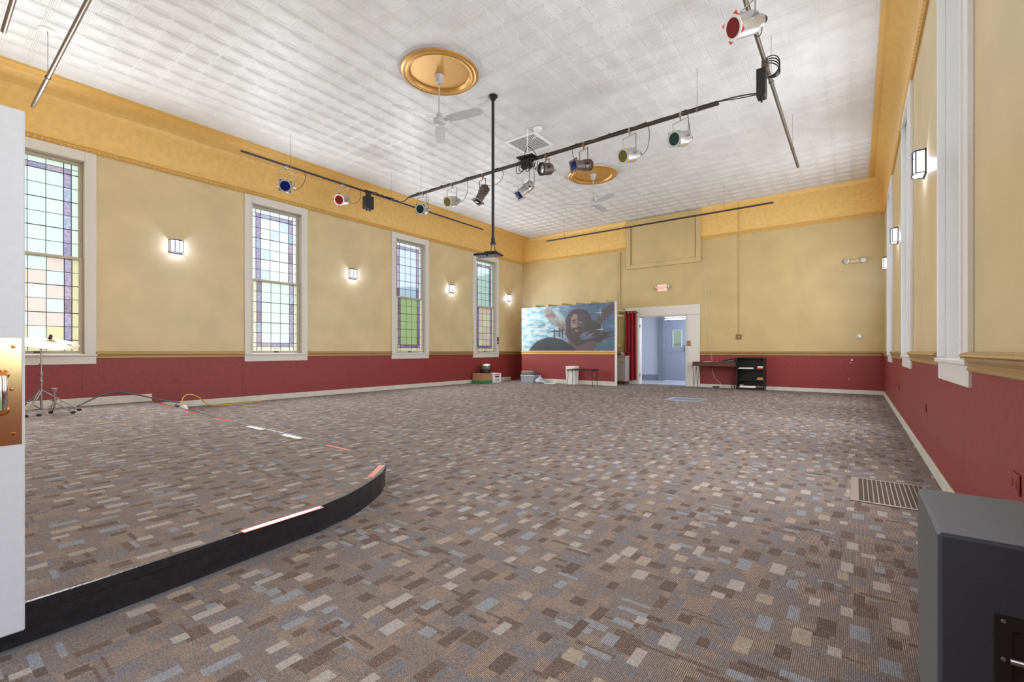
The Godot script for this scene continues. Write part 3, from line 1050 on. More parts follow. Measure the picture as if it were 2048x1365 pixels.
func ring_poly(r: float, n: int, turn: float) -> PackedVector2Array:
	var p := PackedVector2Array()
	for i in n:
		p.append(Vector2(cos(turn + TAU * i / n), sin(turn + TAU * i / n)) * r)
	return p

func aim_basis(d: Vector3, roll := 0.0) -> Basis:
	# a basis whose +y points along d
	var y := d.normalized()
	var x := Vector3.UP.cross(y)
	x = x.normalized() if x.length() > 0.05 else Vector3.RIGHT
	var z := x.cross(y)
	return Basis(x, y, z) * Basis(Vector3.UP, roll)

func stage_light(kind: String, label: String, at: Vector3, drop: float, dir: Vector3, gel: StandardMaterial3D, sheet: StandardMaterial3D, cable: Vector3, body: StandardMaterial3D = null, roll := -0.15, frame: StandardMaterial3D = null) -> void:
	# hung from a pipe at "at"; the body's centre hangs "drop" below, its beam along dir
	var t := thing("stage_light", label, "stage light", at, 0.0, "stage lights on the pipes")
	var bm: StandardMaterial3D = body if body else M.can
	var ax := aim_basis(dir, roll)
	var plain := aim_basis(dir)
	var c := Vector3(0, -drop, 0)
	var right := plain.x
	part("clamp", MB.new().bev(Vector3(0, -.005, 0), Vector3(.035, .075, .06), .006).bev(Vector3(0, -.06, 0), Vector3(.02, .05, .02), .004).tube([Vector3(0, -.03, .02), Vector3(0, -.03, .07)], .006, 8), M.steel if kind == "par" else M.bronze, t)
	var yw := .135 if kind == "par" else .105
	var ym: StandardMaterial3D = M.steel if kind == "par" else bm
	part("yoke", MB.new().tube([c + right * yw, c + right * yw + Vector3(0, drop - .09, 0), c - right * yw + Vector3(0, drop - .09, 0), c - right * yw], .0085, 8), ym, t)
	for s in [-1, 1]:
		part("yoke_knob", MB.new().tube([c + right * s * (yw - .03), c + right * s * (yw + .03)], .014, 8), M.black if kind != "par" else M.steel, t)
	var xf := Transform3D(plain, c)
	if kind == "par":
		part("can", MB.new().lathe([Vector2(0, -.22), Vector2(.05, -.215), Vector2(.065, -.20), Vector2(.075, -.13), Vector2(.108, -.10), Vector2(.112, -.09), Vector2(.112, .13), Vector2(.118, .135), Vector2(.118, .15), Vector2(.104, .15), Vector2(.104, .05)], 28, xf), bm, t)
		part("reflector", MB.new().lathe([Vector2(.104, .05), Vector2(.06, -.03), Vector2(0, -.05)], 20, xf), M.chrome, t)
		part("rear_cap", MB.new().lathe([Vector2(0, -.26), Vector2(.035, -.258), Vector2(.045, -.24), Vector2(.045, -.20), Vector2(0, -.20)], 16, xf), M.black, t)
		var out := ring_poly(.124, 8, PI / 8)
		var fr := MB.new()
		var fx := Transform3D(plain * Basis(Vector3.RIGHT, -PI / 2), c)
		for i in 24:
			var a0 := TAU * i / 24
			var a1 := TAU * (i + 1) / 24
			var o0 := oct(a0)
			var o1 := oct(a1)
			var i0 := Vector2(cos(a0), sin(a0)) * .090
			var i1 := Vector2(cos(a1), sin(a1)) * .090
			var z0 := .160
			var z1 := .154
			fr.face([fx * Vector3(o0.x, o0.y, z0), fx * Vector3(o1.x, o1.y, z0), fx * Vector3(i1.x, i1.y, z0), fx * Vector3(i0.x, i0.y, z0)], plain.y)
			fr.face([fx * Vector3(o0.x, o0.y, z1), fx * Vector3(o1.x, o1.y, z1), fx * Vector3(o1.x, o1.y, z0), fx * Vector3(o0.x, o0.y, z0)], fx.basis * Vector3(o0.x, o0.y, 0))
			fr.face([fx * Vector3(i0.x, i0.y, .135), fx * Vector3(i1.x, i1.y, .135), fx * Vector3(i1.x, i1.y, z0), fx * Vector3(i0.x, i0.y, z0)], fx.basis * -Vector3(i0.x, i0.y, 0))
		part("gel_frame", fr, frame if frame else M.gelframe, t)
		part("gel_sheet", MB.new().box(c + plain.y * .1505, Vector3(.212, .003, .212), ax), sheet, t)
		part("gel", MB.new().lathe([Vector2(.092, .152), Vector2(.092, .1535), Vector2(0, .1535)], 24, xf), gel, t)
	elif kind == "ellipsoidal":
		part("barrel", MB.new().lathe([Vector2(0, .02), Vector2(.078, .02), Vector2(.082, .05), Vector2(.078, .22), Vector2(.07, .22), Vector2(.07, .15)], 24, xf), bm, t)
		part("lamp_house", MB.new().lathe([Vector2(0, -.20), Vector2(.04, -.195), Vector2(.075, -.15), Vector2(.092, -.08), Vector2(.095, .0), Vector2(.085, .03), Vector2(0, .03)], 24, xf), bm, t)
		for k in 3:
			part("cooling_fin", MB.new().lathe([Vector2(.08, -.14 + k * .035), Vector2(.101, -.135 + k * .035), Vector2(.101, -.128 + k * .035), Vector2(.085, -.123 + k * .035)], 20, xf), bm, t)
		var fr := MB.new()
		for k in 4:
			var r := plain * Basis(Vector3.UP, PI / 2 * k)
			fr.box(c + plain.y * .225 + r * Vector3(.086, 0, 0), Vector3(.028, .014, .20), r)
		part("gel_frame", fr, bm, t)
		part("gel", MB.new().box(c + plain.y * .224, Vector3(.165, .004, .165), plain), M.black, t)
		part("lens", MB.new().lathe([Vector2(.066, .226), Vector2(.05, .232), Vector2(0, .236)], 24, xf), gel, t)
		for s in [-1, 1]:
			part("shutter_handle", MB.new().tube([c + plain * Vector3(s * .08, .03, 0), c + plain * Vector3(s * .13, .05, .02)], .007, 6), M.black, t)
	else:
		part("housing", MB.new().lathe([Vector2(0, -.13), Vector2(.08, -.125), Vector2(.105, -.09), Vector2(.108, .06), Vector2(.118, .07), Vector2(.118, .10), Vector2(.09, .10), Vector2(.088, .08)], 12, xf), bm, t)
		part("lens", MB.new().lathe([Vector2(.089, .082), Vector2(.06, .10), Vector2(0, .106)], 24, xf), M.steel, t)
		part("rim_ring", MB.new().lathe([Vector2(.088, .098), Vector2(.118, .098), Vector2(.118, .112), Vector2(.088, .112)], 24, xf), M.black, t)
	# cable from the rear of the body up to the pipe
	var rear := c - plain.y * .22
	var e := cable
	part("cord", MB.new().tube(bez(rear, rear + Vector3(cable.x * .4, -.14, cable.z * .4), e + Vector3(cable.x * .3, -.20, cable.z * .3), e, 12), .005, 6), M.cable, t)

func oct(a: float) -> Vector2:
	var s := PI / 4
	var k := fposmod(a - PI / 8, s) - s / 2
	return Vector2(cos(a), sin(a)) * (.115 / cos(k))

func bez(a: Vector3, b: Vector3, c: Vector3, d: Vector3, n: int) -> Array:
	var out := []
	for i in n + 1:
		out.append(a.bezier_interpolate(b, c, d, float(i) / n))
	return out

func wavy(a: Vector3, b: Vector3, n: int, amp: float) -> Array:
	var out := []
	for i in n + 1:
		var p := a.lerp(b, float(i) / n)
		if i > 0 and i < n:
			p += Vector3(rng.randf_range(-amp, amp), rng.randf_range(-amp, amp), rng.randf_range(-amp, amp))
		out.append(p)
	return out

func rig() -> void:
	var y := PIPE
	hang_pipe("dark pipe along the left wall frieze carrying blue and red stage lights", Vector3(-8.76, y, -3.6), Vector3(-8.76, y, -10.19), [.135, .50], M.pipe, .022)
	hang_pipe("long dark pipe across the hall carrying most of the stage lights", Vector3(-8.27, y, -7.05), Vector3(-1.58, y, -7.05), [.055, .955], M.pipe, .025)
	hang_pipe("grey steel pipe along the right side with the red stage light", Vector3(-.90, y, -3.4), Vector3(-.90, y, -10.4), [.50, .86], M.pipe2, .024)
	hang_pipe("thin dark bare pipe in front of the far wall", Vector3(-8.05, y, -12.54), Vector3(-1.59, y, -12.54), [.105, .475, .83], M.pipe, .022)
	hang_pipe("grey steel bare pipe above the stage at upper left", Vector3(-9.6, y, -1.12), Vector3(-5.4, y, -1.12), [.28, .83], M.pipe2, .024)
	hang_pipe("short steel pipe in the top left corner of the picture", Vector3(-7.6, y, -.66), Vector3(-5.6, y, -.66), [.6], M.pipe2, .024)
	var L := func(z: float) -> Vector3: return Vector3(-8.76, y, z)
	var P := func(x: float) -> Vector3: return Vector3(x, y, -7.05)
	var down := func(x: float, yy: float, z: float) -> Vector3: return Vector3(x, yy, z)
	stage_light("par", "silver stage light with blue gel at the near end of the left pipe", L.call(-4.42), .40, Vector3(.74, -.25, .55), M.bluegel, mk(24, 104, 150, .3), Vector3(0, 0, -.35))
	stage_light("par", "silver stage light with red gel on the left pipe", L.call(-5.62), .34, Vector3(.45, -.30, .80), M.redgel, mk(196, 24, 20, .3), Vector3(0, 0, -.42), null, .6, M.canwhite)
	stage_light("par", "silver stage light with dark green gel at the left end of the cross pipe", P.call(-7.83), .36, Vector3(.35, -.25, .85), M.darkgreengel, mk(24, 96, 60, .3), Vector3(.1, 0, 0))
	stage_light("par", "silver stage light with yellow gel beside the dark green one", P.call(-6.92), .36, Vector3(.05, -.32, .9), M.ambergel, M.yellowgel, Vector3(.42, 0, 0))
	stage_light("ellipsoidal", "brown ellipsoidal stage light pointing down beside the black pole", P.call(-6.06), .36, Vector3(-.12, -.82, .45), M.lens, M.lens, Vector3(.5, 0, 0), M.darkcan)
	stage_light("ellipsoidal", "silver ellipsoidal stage light with blue lens below the junction box", P.call(-4.98), .50, Vector3(-.20, -.62, .62), M.bluegel, M.bluegel, Vector3(.15, 0, 0), M.can)
	stage_light("fresnel", "round dark fresnel stage light right of the junction box", P.call(-4.53), .24, Vector3(-.35, -.15, .75), M.lens, M.lens, Vector3(-.3, 0, 0), M.darkcan)
	stage_light("ellipsoidal", "brown stage light with blue lens in front of the far medallion", P.call(-3.76), .36, Vector3(-.30, -.20, .80), M.bluegel, M.bluegel, Vector3(-.22, 0, 0), M.darkcan)
	stage_light("par", "silver stage light with amber lens and yellow gel right of centre", P.call(-2.93), .40, Vector3(-.30, -.28, .80), M.ambergel, M.yellowgel, Vector3(.30, 0, 0))
	stage_light("par", "silver stage light with green gel near the right end of the cross pipe", P.call(-2.12), .36, Vector3(-.30, -.25, .82), M.darkgreengel, M.leafgel, Vector3(.10, 0, 0))
	stage_light("par", "large silver stage light with red gel at the top of the picture", Vector3(-.90, y, -5.12), .26, Vector3(-.50, -.32, .62), M.redgel, mk(206, 28, 24, .3), Vector3(0, 0, -.35), null, .12, M.canwhite)
	# junction boxes
	var jb := thing("junction_box", "black junction box hanging from the left pipe", "electrical box", Vector3(-8.76, y, -6.26), 0.0, "junction boxes on the pipes")
	part("case", MB.new().bev(Vector3(0, -.24, 0), Vector3(.16, .28, .20), .008), M.black, jb)
	part("bracket", MB.new().bev(Vector3(0, -.05, 0), Vector3(.05, .12, .12), .006), M.black, jb)
	for k in 2:
		part("plug", MB.new().tube([Vector3(0, -.37, -.05 + k * .09), Vector3(0, -.43, -.05 + k * .09)], .012, 8), M.cable, jb)
	part("cord", MB.new().tube(wavy(Vector3(.02, .02, .1), Vector3(.02, .03, -.7), 12, .014), .012, 6), M.cable, jb)
	var jc := thing("junction_box", "black junction box with tangled cables at the middle of the cross pipe", "electrical box", Vector3(-4.90, y, -7.05), 0.0, "junction boxes on the pipes")
	part("case", MB.new().bev(Vector3(-.03, -.07, .06), Vector3(.19, .15, .12), .008), M.black, jc)
	part("lid", MB.new().bev(Vector3(-.02, .055, .06), Vector3(.36, .03, .18), .006, Basis(Vector3.BACK, -.06)), M.black, jc)
	for k in 7:
		part("cord", MB.new().tube(bez(Vector3(-.16 + k * .05, .02, .10), Vector3(-.28 + k * .09, -.25, .2), Vector3(-.14 + k * .06, -.36 + (k % 3) * .06, .10), Vector3(-.10 + k * .05, -.06, .02), 12), .007, 6), M.cable, jc)
	part("supply_conduit", MB.new().tube([Vector3(-.05, .05, 0), Vector3(-.05, CE - PIPE - .02, 0)], .013, 8), M.white, jc)
	for k in 2:
		part("supply_cord", MB.new().tube(bez(Vector3(-.05, .30, 0), Vector3(-.06 + k * .1, .24, .02), Vector3(-.10 + k * .22, .16, .02), Vector3(-.12 + k * .30, .04, .03), 8), .006, 6), M.cable, jc)
	var jr := thing("junction_box", "black junction box hanging from the right pipe below coiled cables", "electrical box", Vector3(-.90, y, -6.45), 0.0, "junction boxes on the pipes")
	part("case", MB.new().bev(Vector3(-.04, -.25, .04), Vector3(.10, .34, .16), .008), M.black, jr)
	part("bracket", MB.new().bev(Vector3(0, -.04, .02), Vector3(.07, .12, .18), .008), M.pipe2, jr)
	for k in 4:
		part("cord_loop", MB.new().tube(bez(Vector3(0, 0, .12 - k * .03), Vector3(.19, .13 - k * .06, .10), Vector3(.22, -.16 - k * .03, -.05), Vector3(0, -.10, -.12), 12), .0065, 6), M.cable, jr)
	part("plug_tail", MB.new().tube(bez(Vector3(-.05, -.41, .02), Vector3(-.05, -.50, .02), Vector3(-.02, -.50, .08), Vector3(-.03, -.41, .08), 8), .008, 6), M.cable, jr)
	# cables run along the cross pipe
	rng.seed = 31
	var c1 := thing("lighting_cable", "black cable strung along the cross pipe and over to the right box", "cable", Vector3(-1.6, y, -7.05), 0.0, "black cables along the pipes")
	part("run", MB.new().tube(wavy(Vector3(-3.2, .034, 0), Vector3(0, .034, 0), 26, .008), .010, 6), M.cable, c1)
	part("slack", MB.new().tube(bez(Vector3(0, .03, 0), Vector3(.22, -.05, .15), Vector3(.45, -.20, .42), Vector3(.62, -.34, .62), 12), .009, 6), M.cable, c1)
	part("slack", MB.new().tube(bez(Vector3(0, .02, .02), Vector3(.22, -.09, .17), Vector3(.45, -.25, .44), Vector3(.62, -.36, .64), 12), .007, 6), M.cable, c1)
	var c2 := thing("lighting_cable", "black cable strung along the cross pipe to the left pipe", "cable", Vector3(-8.27, y, -7.05), 0.0, "black cables along the pipes")
	part("run", MB.new().tube(wavy(Vector3(0, .032, 0), Vector3(3.3, .034, 0), 26, .009), .011, 6), M.cable, c2)
	part("slack", MB.new().tube(bez(Vector3(0, .03, 0), Vector3(-.2, -.06, 0), Vector3(-.3, -.10, 0), Vector3(-.47, .02, .02), 10), .012, 6), M.cable, c2)
	for k in 9:
		var cc := c1 if k < 5 else c2
		var x := -.45 - k * .62 if k < 5 else .25 + (k - 5) * .78
		part("cable_tie", MB.new().bev(Vector3(x, .035, 0), Vector3(.05, .03, .035), .006, Basis(Vector3.BACK, .4)), M.cable, cc)
	# projector pole
	var pp := thing("projector_pole", "black ceiling pole with a hanging projector tray", "projector mount", Vector3(-4.762, CE, -5.804))
	part("ceiling_flange", MB.new().lathe([Vector2(.026, -.07), Vector2(.045, -.065), Vector2(.05, -.03), Vector2(.075, -.02), Vector2(.075, 0)], 20), M.black, pp)
	part("pole", MB.new().tube([Vector3(0, -.02, 0), Vector3(0, -2.40, 0)], .024, 14), M.black, pp)
	part("coupler", MB.new().lathe([Vector2(0, -2.44), Vector2(.052, -2.44), Vector2(.055, -2.42), Vector2(.036, -2.40), Vector2(.032, -2.34), Vector2(.024, -2.33)], 16), M.black, pp)
	for s in [-1, 1]:
		part("strap", MB.new().tube([Vector3(s * .02, -2.43, 0), Vector3(s * .055, -2.57, 0)], .006, 6), M.black, pp)
	var tb := Basis(Vector3.UP, .30)
	part("tray", MB.new().bev(Vector3(-.10, -2.60, 0), Vector3(.44, .035, .26), .012, tb).bev(Vector3(-.02, -2.575, 0), Vector3(.22, .03, .18), .01, tb), M.black, pp)
	part("tray_knob", MB.new().lathe([Vector2(0, -.03), Vector2(.02, -.03), Vector2(.02, .0), Vector2(0, 0)], 12, Transform3D(Basis(), Vector3(-.06, -2.61, .08))), M.black, pp)
	# ceiling grille and its neighbours
	var vg := thing("ceiling_grille", "white square ceiling grille with a scrolled pattern", "vent", Vector3(-5.26, CE, -7.56))
	var fr := MB.new()
	for k in 4:
		fr.bev(Basis(Vector3.UP, PI / 2 * k) * Vector3(0, -.012, .335), Vector3(.73 if k % 2 == 0 else .61, .026, .06), .006, Basis(Vector3.UP, PI / 2 * k))
	part("frame", fr, M.white, vg)
	var lat := MB.new()
	for i in 11:
		for j in 11:
			var q := Vector3(-.295 + i * .059, -.012, -.295 + j * .059)
			for s in 2:
				lat.box(q, Vector3(.075, .006, .009), Basis(Vector3.UP, PI / 4 + s * PI / 2 + (.25 if (i + j) % 2 else -.25)))
	var lo := part("scroll_lattice", lat, M.white, vg)
	lo.set_meta("kind", "stuff")
	var sb := thing("ceiling_junction", "white conduit box on the ceiling beside the grille", "electrical box", Vector3(-4.77, CE, -7.13))
	part("box", MB.new().lathe([Vector2(0, -.06), Vector2(.07, -.055), Vector2(.085, -.01)], 16), M.white, sb)
	part("conduit", MB.new().tube([Vector3(0, -.04, 0), Vector3(0, -.16, 0), Vector3(-.10, -.17, 0)], .012, 8), M.white, sb)
	var dc := thing("hook_plate", "small white round plate on the ceiling above the stage pipe", "ceiling plate", Vector3(-8.44, CE, -1.12))
	part("disc", MB.new().lathe([Vector2(0, -.018), Vector2(.08, -.016), Vector2(.10, -.006), Vector2(.105, .002)], 24), M.white, dc)
	part("eye_hook", MB.new().tube([Vector3(0, -.01, 0), Vector3(0, -.05, 0)], .005, 6), M.wire, dc)

# ---------------------------------------------------------------- far end of the hall

func far_end() -> void:
	# doorway frame, in front of the far wall
	var df := struct("door_2", "white cased doorway in the far wall, standing open", "doorway", Vector3(0, 0, ZB))
	part("side_casing", MB.new().bev(Vector3(-5.74, 1.06, .018), Vector3(.43, 2.13, .036), .005), M.trim, df)
	part("side_casing", MB.new().bev(Vector3(-3.855, 1.06, .018), Vector3(.39, 2.13, .036), .005), M.trim, df)
	part("head_casing", MB.new().bev(Vector3(-4.805, 2.28, .018), Vector3(2.30, .30, .036), .005), M.trim, df)
	part("inner_stop", MB.new().bev(Vector3(-4.79, 2.16, .040), Vector3(1.60, .02, .012), .004).bev(Vector3(-4.0, 1.08, .040), Vector3(.02, 2.14, .012), .004), M.trim, df)
	part("jamb", MB.new().span(Vector3(-5.53, 0, 0), Vector3(-5.50, 2.14, -.2)).span(Vector3(-4.08, 0, 0), Vector3(-4.05, 2.14, -.2)).span(Vector3(-5.50, 2.11, 0), Vector3(-4.08, 2.14, -.2)), M.trim, df)
	for yy in [.28, 1.85]:
		part("hinge", MB.new().bev(Vector3(-5.495, yy, -.03), Vector3(.012, .10, .05), .003), M.bronze, df)
	# vestibule beyond
	var vz := ZB - .2
	var vs := struct("wall_vestibule", "pale blue lit vestibule walls beyond the open doorway", "wall")
	part("floor_slab", MB.new().span(Vector3(-6.8, -.12, vz), Vector3(-3.6, .0, -16.5)), M.vestfloor, vs)
	part("back_panel", MB.new().span(Vector3(-6.8, 0, -16.2), Vector3(-5.63, 2.9, -16.35)), M.bluewall, vs)
	part("skirting", MB.new().span(Vector3(-6.8, 0, -16.2), Vector3(-5.63, .20, -16.185)), M.bluegrey, vs)
	part("post", MB.new().bev(Vector3(-5.535, 1.3, -16.20), Vector3(.21, 2.6, .16), .006), M.bluegrey, vs)
	part("header", MB.new().span(Vector3(-5.63, 2.40, -16.2), Vector3(-3.6, 2.9, -16.35)), M.bluewall, vs)
	part("side_panel", MB.new().span(Vector3(-6.8, 0, vz), Vector3(-6.95, 2.9, -16.5)), M.bluewall, vs)
	part("side_panel", MB.new().span(Vector3(-3.6, 0, vz), Vector3(-3.45, 2.9, -16.5)), M.bluewall, vs)
	part("return_panel", MB.new().span(Vector3(-4.54, 0, -16.2), Vector3(-3.6, 2.9, -16.35)), M.bluewall, vs)
	part("lid", MB.new().span(Vector3(-6.95, 2.9, vz), Vector3(-3.45, 3.05, -16.5)), M.bluewall, vs)
	var tw := struct("window_9", "bright transom window above the blue grey door", "window", Vector3(-4.98, 2.30, -16.2))
	part("frame", MB.new().box(Vector3(0, -.09, 0), Vector3(.90, .03, .08)).box(Vector3(0, .09, 0), Vector3(.90, .03, .08)).box(Vector3(-.15, 0, 0), Vector3(.02, .16, .04)).box(Vector3(.15, 0, 0), Vector3(.02, .16, .04)), M.white, tw)
	part("pane", MB.new().box(Vector3(0, 0, -.01), Vector3(.88, .16, .006)), M.clear, tw)
	var dr := struct("door_3", "blue grey outer door with a small window and black pull", "door", Vector3(-5.03, 0, -16.22))
	var lf := MB.new()
	wall_pieces(lf, -.395, .415, .015, 2.15, [[-.11, .19, 1.19, 1.79]], func(b: MB, a: float, c: float, y0: float, y1: float) -> void:
		b.span(Vector3(a, y0, -.02), Vector3(c, y1, .02)))
	part("leaf", lf, M.bluedoor, dr)
	part("window_bead", MB.new().box(Vector3(.04, 1.785, .022), Vector3(.32, .015, .02)).box(Vector3(.04, 1.195, .022), Vector3(.32, .015, .02)).box(Vector3(-.11, 1.49, .022), Vector3(.015, .6, .02)).box(Vector3(.19, 1.49, .022), Vector3(.015, .6, .02)), M.white, dr)
	part("pane", MB.new().box(Vector3(.04, 1.49, 0), Vector3(.30, .60, .006)), M.clear, dr)
	part("mid_rail", MB.new().bev(Vector3(0, 1.02, .023), Vector3(.80, .02, .012), .003), M.bluegrey, dr)
	part("pull_handle", MB.new().tube([Vector3(.30, 1.06, .02), Vector3(.30, 1.08, .06), Vector3(.30, 1.22, .06), Vector3(.30, 1.24, .02)], .011, 8), M.black, dr)
	part("lock", MB.new().lathe([Vector2(.025, 0), Vector2(.025, .012), Vector2(0, .012)], 14, Transform3D(Basis(Vector3.RIGHT, PI / 2), Vector3(.33, .93, .02))), M.steel, dr)
	part("closer_arm", MB.new().tube([Vector3(-.30, 2.12, .03), Vector3(-.12, 2.10, .16), Vector3(-.38, 2.20, .10)], .010, 6), M.bluegrey, dr)
	# exit sign
	var ex := thing("exit_sign", "lit red exit sign with two lamp heads above the doorway", "exit sign", Vector3(-4.765, 2.99, ZB))
	part("housing", MB.new().bev(Vector3(0, 0, .035), Vector3(.30, .21, .07), .02), M.exit_box, ex)
	var tm := TextMesh.new()
	tm.text = "EXIT"
	tm.font = font("Droid Sans")
	tm.font_size = 64
	tm.pixel_size = .0023
	tm.depth = .006
	put("lettering", tm, M.exit_red, ex, Vector3(0, 0, .072))
	for s in [-1, 1]:
		part("lamp_head", MB.new().lathe([Vector2(.02, 0), Vector2(.042, .02), Vector2(.045, .06), Vector2(.036, .06), Vector2(0, .045)], 16, Transform3D(Basis(Vector3.RIGHT, PI / 2), Vector3(s * .19, .01, .01))), M.steel, ex)
	# emergency light
	var em := thing("emergency_light", "beige emergency light with two round lamp heads on the far wall", "emergency light", Vector3(-.035, 3.255, ZB))
	part("housing", MB.new().bev(Vector3(0, 0, .03), Vector3(.24, .10, .06), .02), mk(206, 186, 140, .5), em)
	for s in [-1, 1]:
		part("lamp_head", MB.new().lathe([Vector2(.03, 0), Vector2(.058, .03), Vector2(.062, .075), Vector2(.05, .078), Vector2(0, .06)], 18, Transform3D(Basis(Vector3.RIGHT, PI / 2), Vector3(s * .165, .01, .005))), M.steel, em)
	# access hatch
	var ah := thing("access_hatch", "yellow painted hatch with plain frame high on the far wall", "hatch", Vector3(-4.775, 4.44, ZB))
	for s in [-1, 1]:
		part("side_frame", MB.new().bev(Vector3(s * 1.075, .01, .035), Vector3(.14, 1.56, .07), .004), M.plaster_back, ah)
	part("bottom_frame", MB.new().bev(Vector3(0, -.70, .035), Vector3(2.01, .14, .07), .004), M.plaster_back, ah)
	part("top_frame", MB.new().bev(Vector3(0, .70, .035), Vector3(2.01, .16, .07), .004), M.plaster_back, ah)
	part("panel", MB.new().bev(Vector3(0, -.005, .022), Vector3(1.97, 1.24, .03), .004), M.plaster_back, ah)
	# conduits and plates
	var cd := thing("wall_conduit", "yellow painted conduit running down from the hatch beside the curtain", "conduit", Vector3(-6.16, 0, ZB))
	part("pipe", MB.new().tube([Vector3(0, 1.30, .03), Vector3(0, 4.28, .03)], .022, 8), M.plaster_back, cd)
	part("box", MB.new().bev(Vector3(0, 1.24, .035), Vector3(.13, .14, .06), .006), M.plaster_back, cd)
	var ce := thing("wall_conduit", "thin brown conduit from the ceiling to a brown switch box", "conduit", Vector3(-2.62, 0, ZB))
	part("pipe", MB.new().tube([Vector3(0, 1.50, .016), Vector3(0, CE - .03, .036)], .006, 8), mk(176, 148, 100, .5), ce)
	part("box", MB.new().bev(Vector3(0, 1.45, .022), Vector3(.125, .13, .044), .006), M.bronze, ce)
	part("toggle", MB.new().bev(Vector3(0, 1.45, .05), Vector3(.02, .04, .016), .004), M.trim, ce)
	var sp := thing("switch_plate", "brass switch plate on the right side of the doorway casing", "switch", Vector3(-3.975, 1.28, ZB + .036))
	part("plate", MB.new().bev(Vector3(0, 0, .005), Vector3(.12, .15, .010), .003), M.bronze, sp)
	for s in [-1, 1]:
		part("toggle", MB.new().bev(Vector3(s * .026, 0, .014), Vector3(.012, .03, .016), .003), M.trim, sp)
	var th := thing("thermostat", "small round white thermostat on the far wall near the right corner", "thermostat", Vector3(.06, 1.41, ZB))
	part("base_ring", MB.new().lathe([Vector2(.055, 0), Vector2(.055, .016), Vector2(.045, .022), Vector2(.038, .022)], 20, Transform3D(Basis(Vector3.RIGHT, PI / 2), Vector3.ZERO)), M.canwhite, th)
	part("dial", MB.new().lathe([Vector2(.038, .02), Vector2(.036, .036), Vector2(0, .038)], 20, Transform3D(Basis(Vector3.RIGHT, PI / 2), Vector3.ZERO)), M.steel, th)
	var wr := thing("wall_wire", "thin cream wire running down the far wall behind the desk", "wire", Vector3(-3.45, 0, ZB + .012))
	part("strand", MB.new().tube([Vector3(-.06, 3.65, .006), Vector3(-.05, 2.2, .006), Vector3(.08, 1.10, .006), Vector3(.12, .93, .05), Vector3(.14, .70, .05), Vector3(.15, .42, .05), Vector3(.22, .26, .06), Vector3(.38, .14, .10), Vector3(.42, .05, .18)], .0035, 6), M.whitecable, wr)
	part("coil", MB.new().tube(coil(Vector3(.28, .04, .22), .09, 3), .005, 6), M.cable, wr)
	partition()
	curtain()
	furniture()

func coil(c: Vector3, r: float, turns: int) -> Array:
	var out := []
	for i in turns * 12 + 1:
		var a := TAU * i / 12.0
		out.append(c + Vector3(cos(a) * r, .012 * i / 12.0 - .02, sin(a) * r * (.8 + .06 * (i / 12))))
	return out

func partition() -> void:
	var z := -12.85
	var x0 := -9.25
	var x1 := -5.80
	var p := struct("wall_partition", "freestanding low partition with a red base and painted mural above", "partition")
	part("core", MB.new().span(Vector3(x0, 0, z), Vector3(x1, 2.53, z - .09)), M.plaster_back, p)
	part("wainscot_panel", MB.new().span(Vector3(x0, .11, z), Vector3(x1 + .005, .96, z + .008)), M.red, p)
	part("base_board", MB.new().bev(Vector3((x0 + x1) / 2, .058, z + .012), Vector3(x1 - x0 + .03, .135, .024), .004), M.base, p)
	part("rail", MB.new().prism(rail_profile(.04), -x0, -x1 - .02, Transform3D(Basis(Vector3(0, 0, 1), Vector3.UP, Vector3(-1, 0, 0)), Vector3(0, .945, z + .004))), M.gilt, p)
	part("end_post", MB.new().bev(Vector3(x1 + .012, 1.265, z - .045), Vector3(.028, 2.54, .12), .004), M.trim, p)
	for i in 6:
		part("top_cleat", MB.new().bev(Vector3(-8.70 + i * .52, 2.575, z - .30), Vector3(.05, .08, .55), .004, Basis(Vector3.UP, -.12)), M.plaster_back, p)
	part("tie_beam", MB.new().bev(Vector3(-5.98, 2.33, z - .60), Vector3(.05, .05, 1.15), .004), M.plaster_back, p)
	part("tie_beam", MB.new().bev(Vector3(-5.98, 2.16, z - .60), Vector3(.05, .05, 1.15), .004), M.plaster_back, p)
	# mural on a board fixed to the partition
	var o := thing("mural", "painted mural of a bearded man, three crosses on a dark hill and clouds", "mural", Vector3((x0 + x1) / 2 - .006, 1.795, z))
	var w := x1 - x0 - .012
	var h := 1.47
	var st := SurfaceTool.new()
	st.begin(Mesh.PRIMITIVE_TRIANGLES)
	for q in [[-1, 1, 0, 0], [1, 1, 1, 0], [1, -1, 1, 1], [-1, 1, 0, 0], [1, -1, 1, 1], [-1, -1, 0, 1]]:
		st.set_normal(Vector3.BACK)
		st.set_uv(Vector2(q[2], q[3]))
		st.add_vertex(Vector3(q[0] * w / 2, q[1] * h / 2, .013))
	var paint := StandardMaterial3D.new()
	paint.albedo_texture = mural_texture()
	paint.roughness = .45
	paint.albedo_color = Color8(226, 226, 226)
	part("board", MB.new().box(Vector3(0, 0, .006), Vector3(w, h, .012)), M.paper, o)
	put("painting", st.commit(), paint, o)
	var lines := ["\"Father, forgive them", "for they know not what", "they do.\" Luke 23:34"]
	for i in 3:
		var tm := TextMesh.new()
		tm.text = lines[i]
		tm.font = font("Droid Serif")
		tm.font_size = 40
		tm.pixel_size = .00145
		tm.depth = .001
		put("lettering", tm, mk(70, 88, 96, .6), o, Vector3(-1.06, .20 - i * .072, .0145))

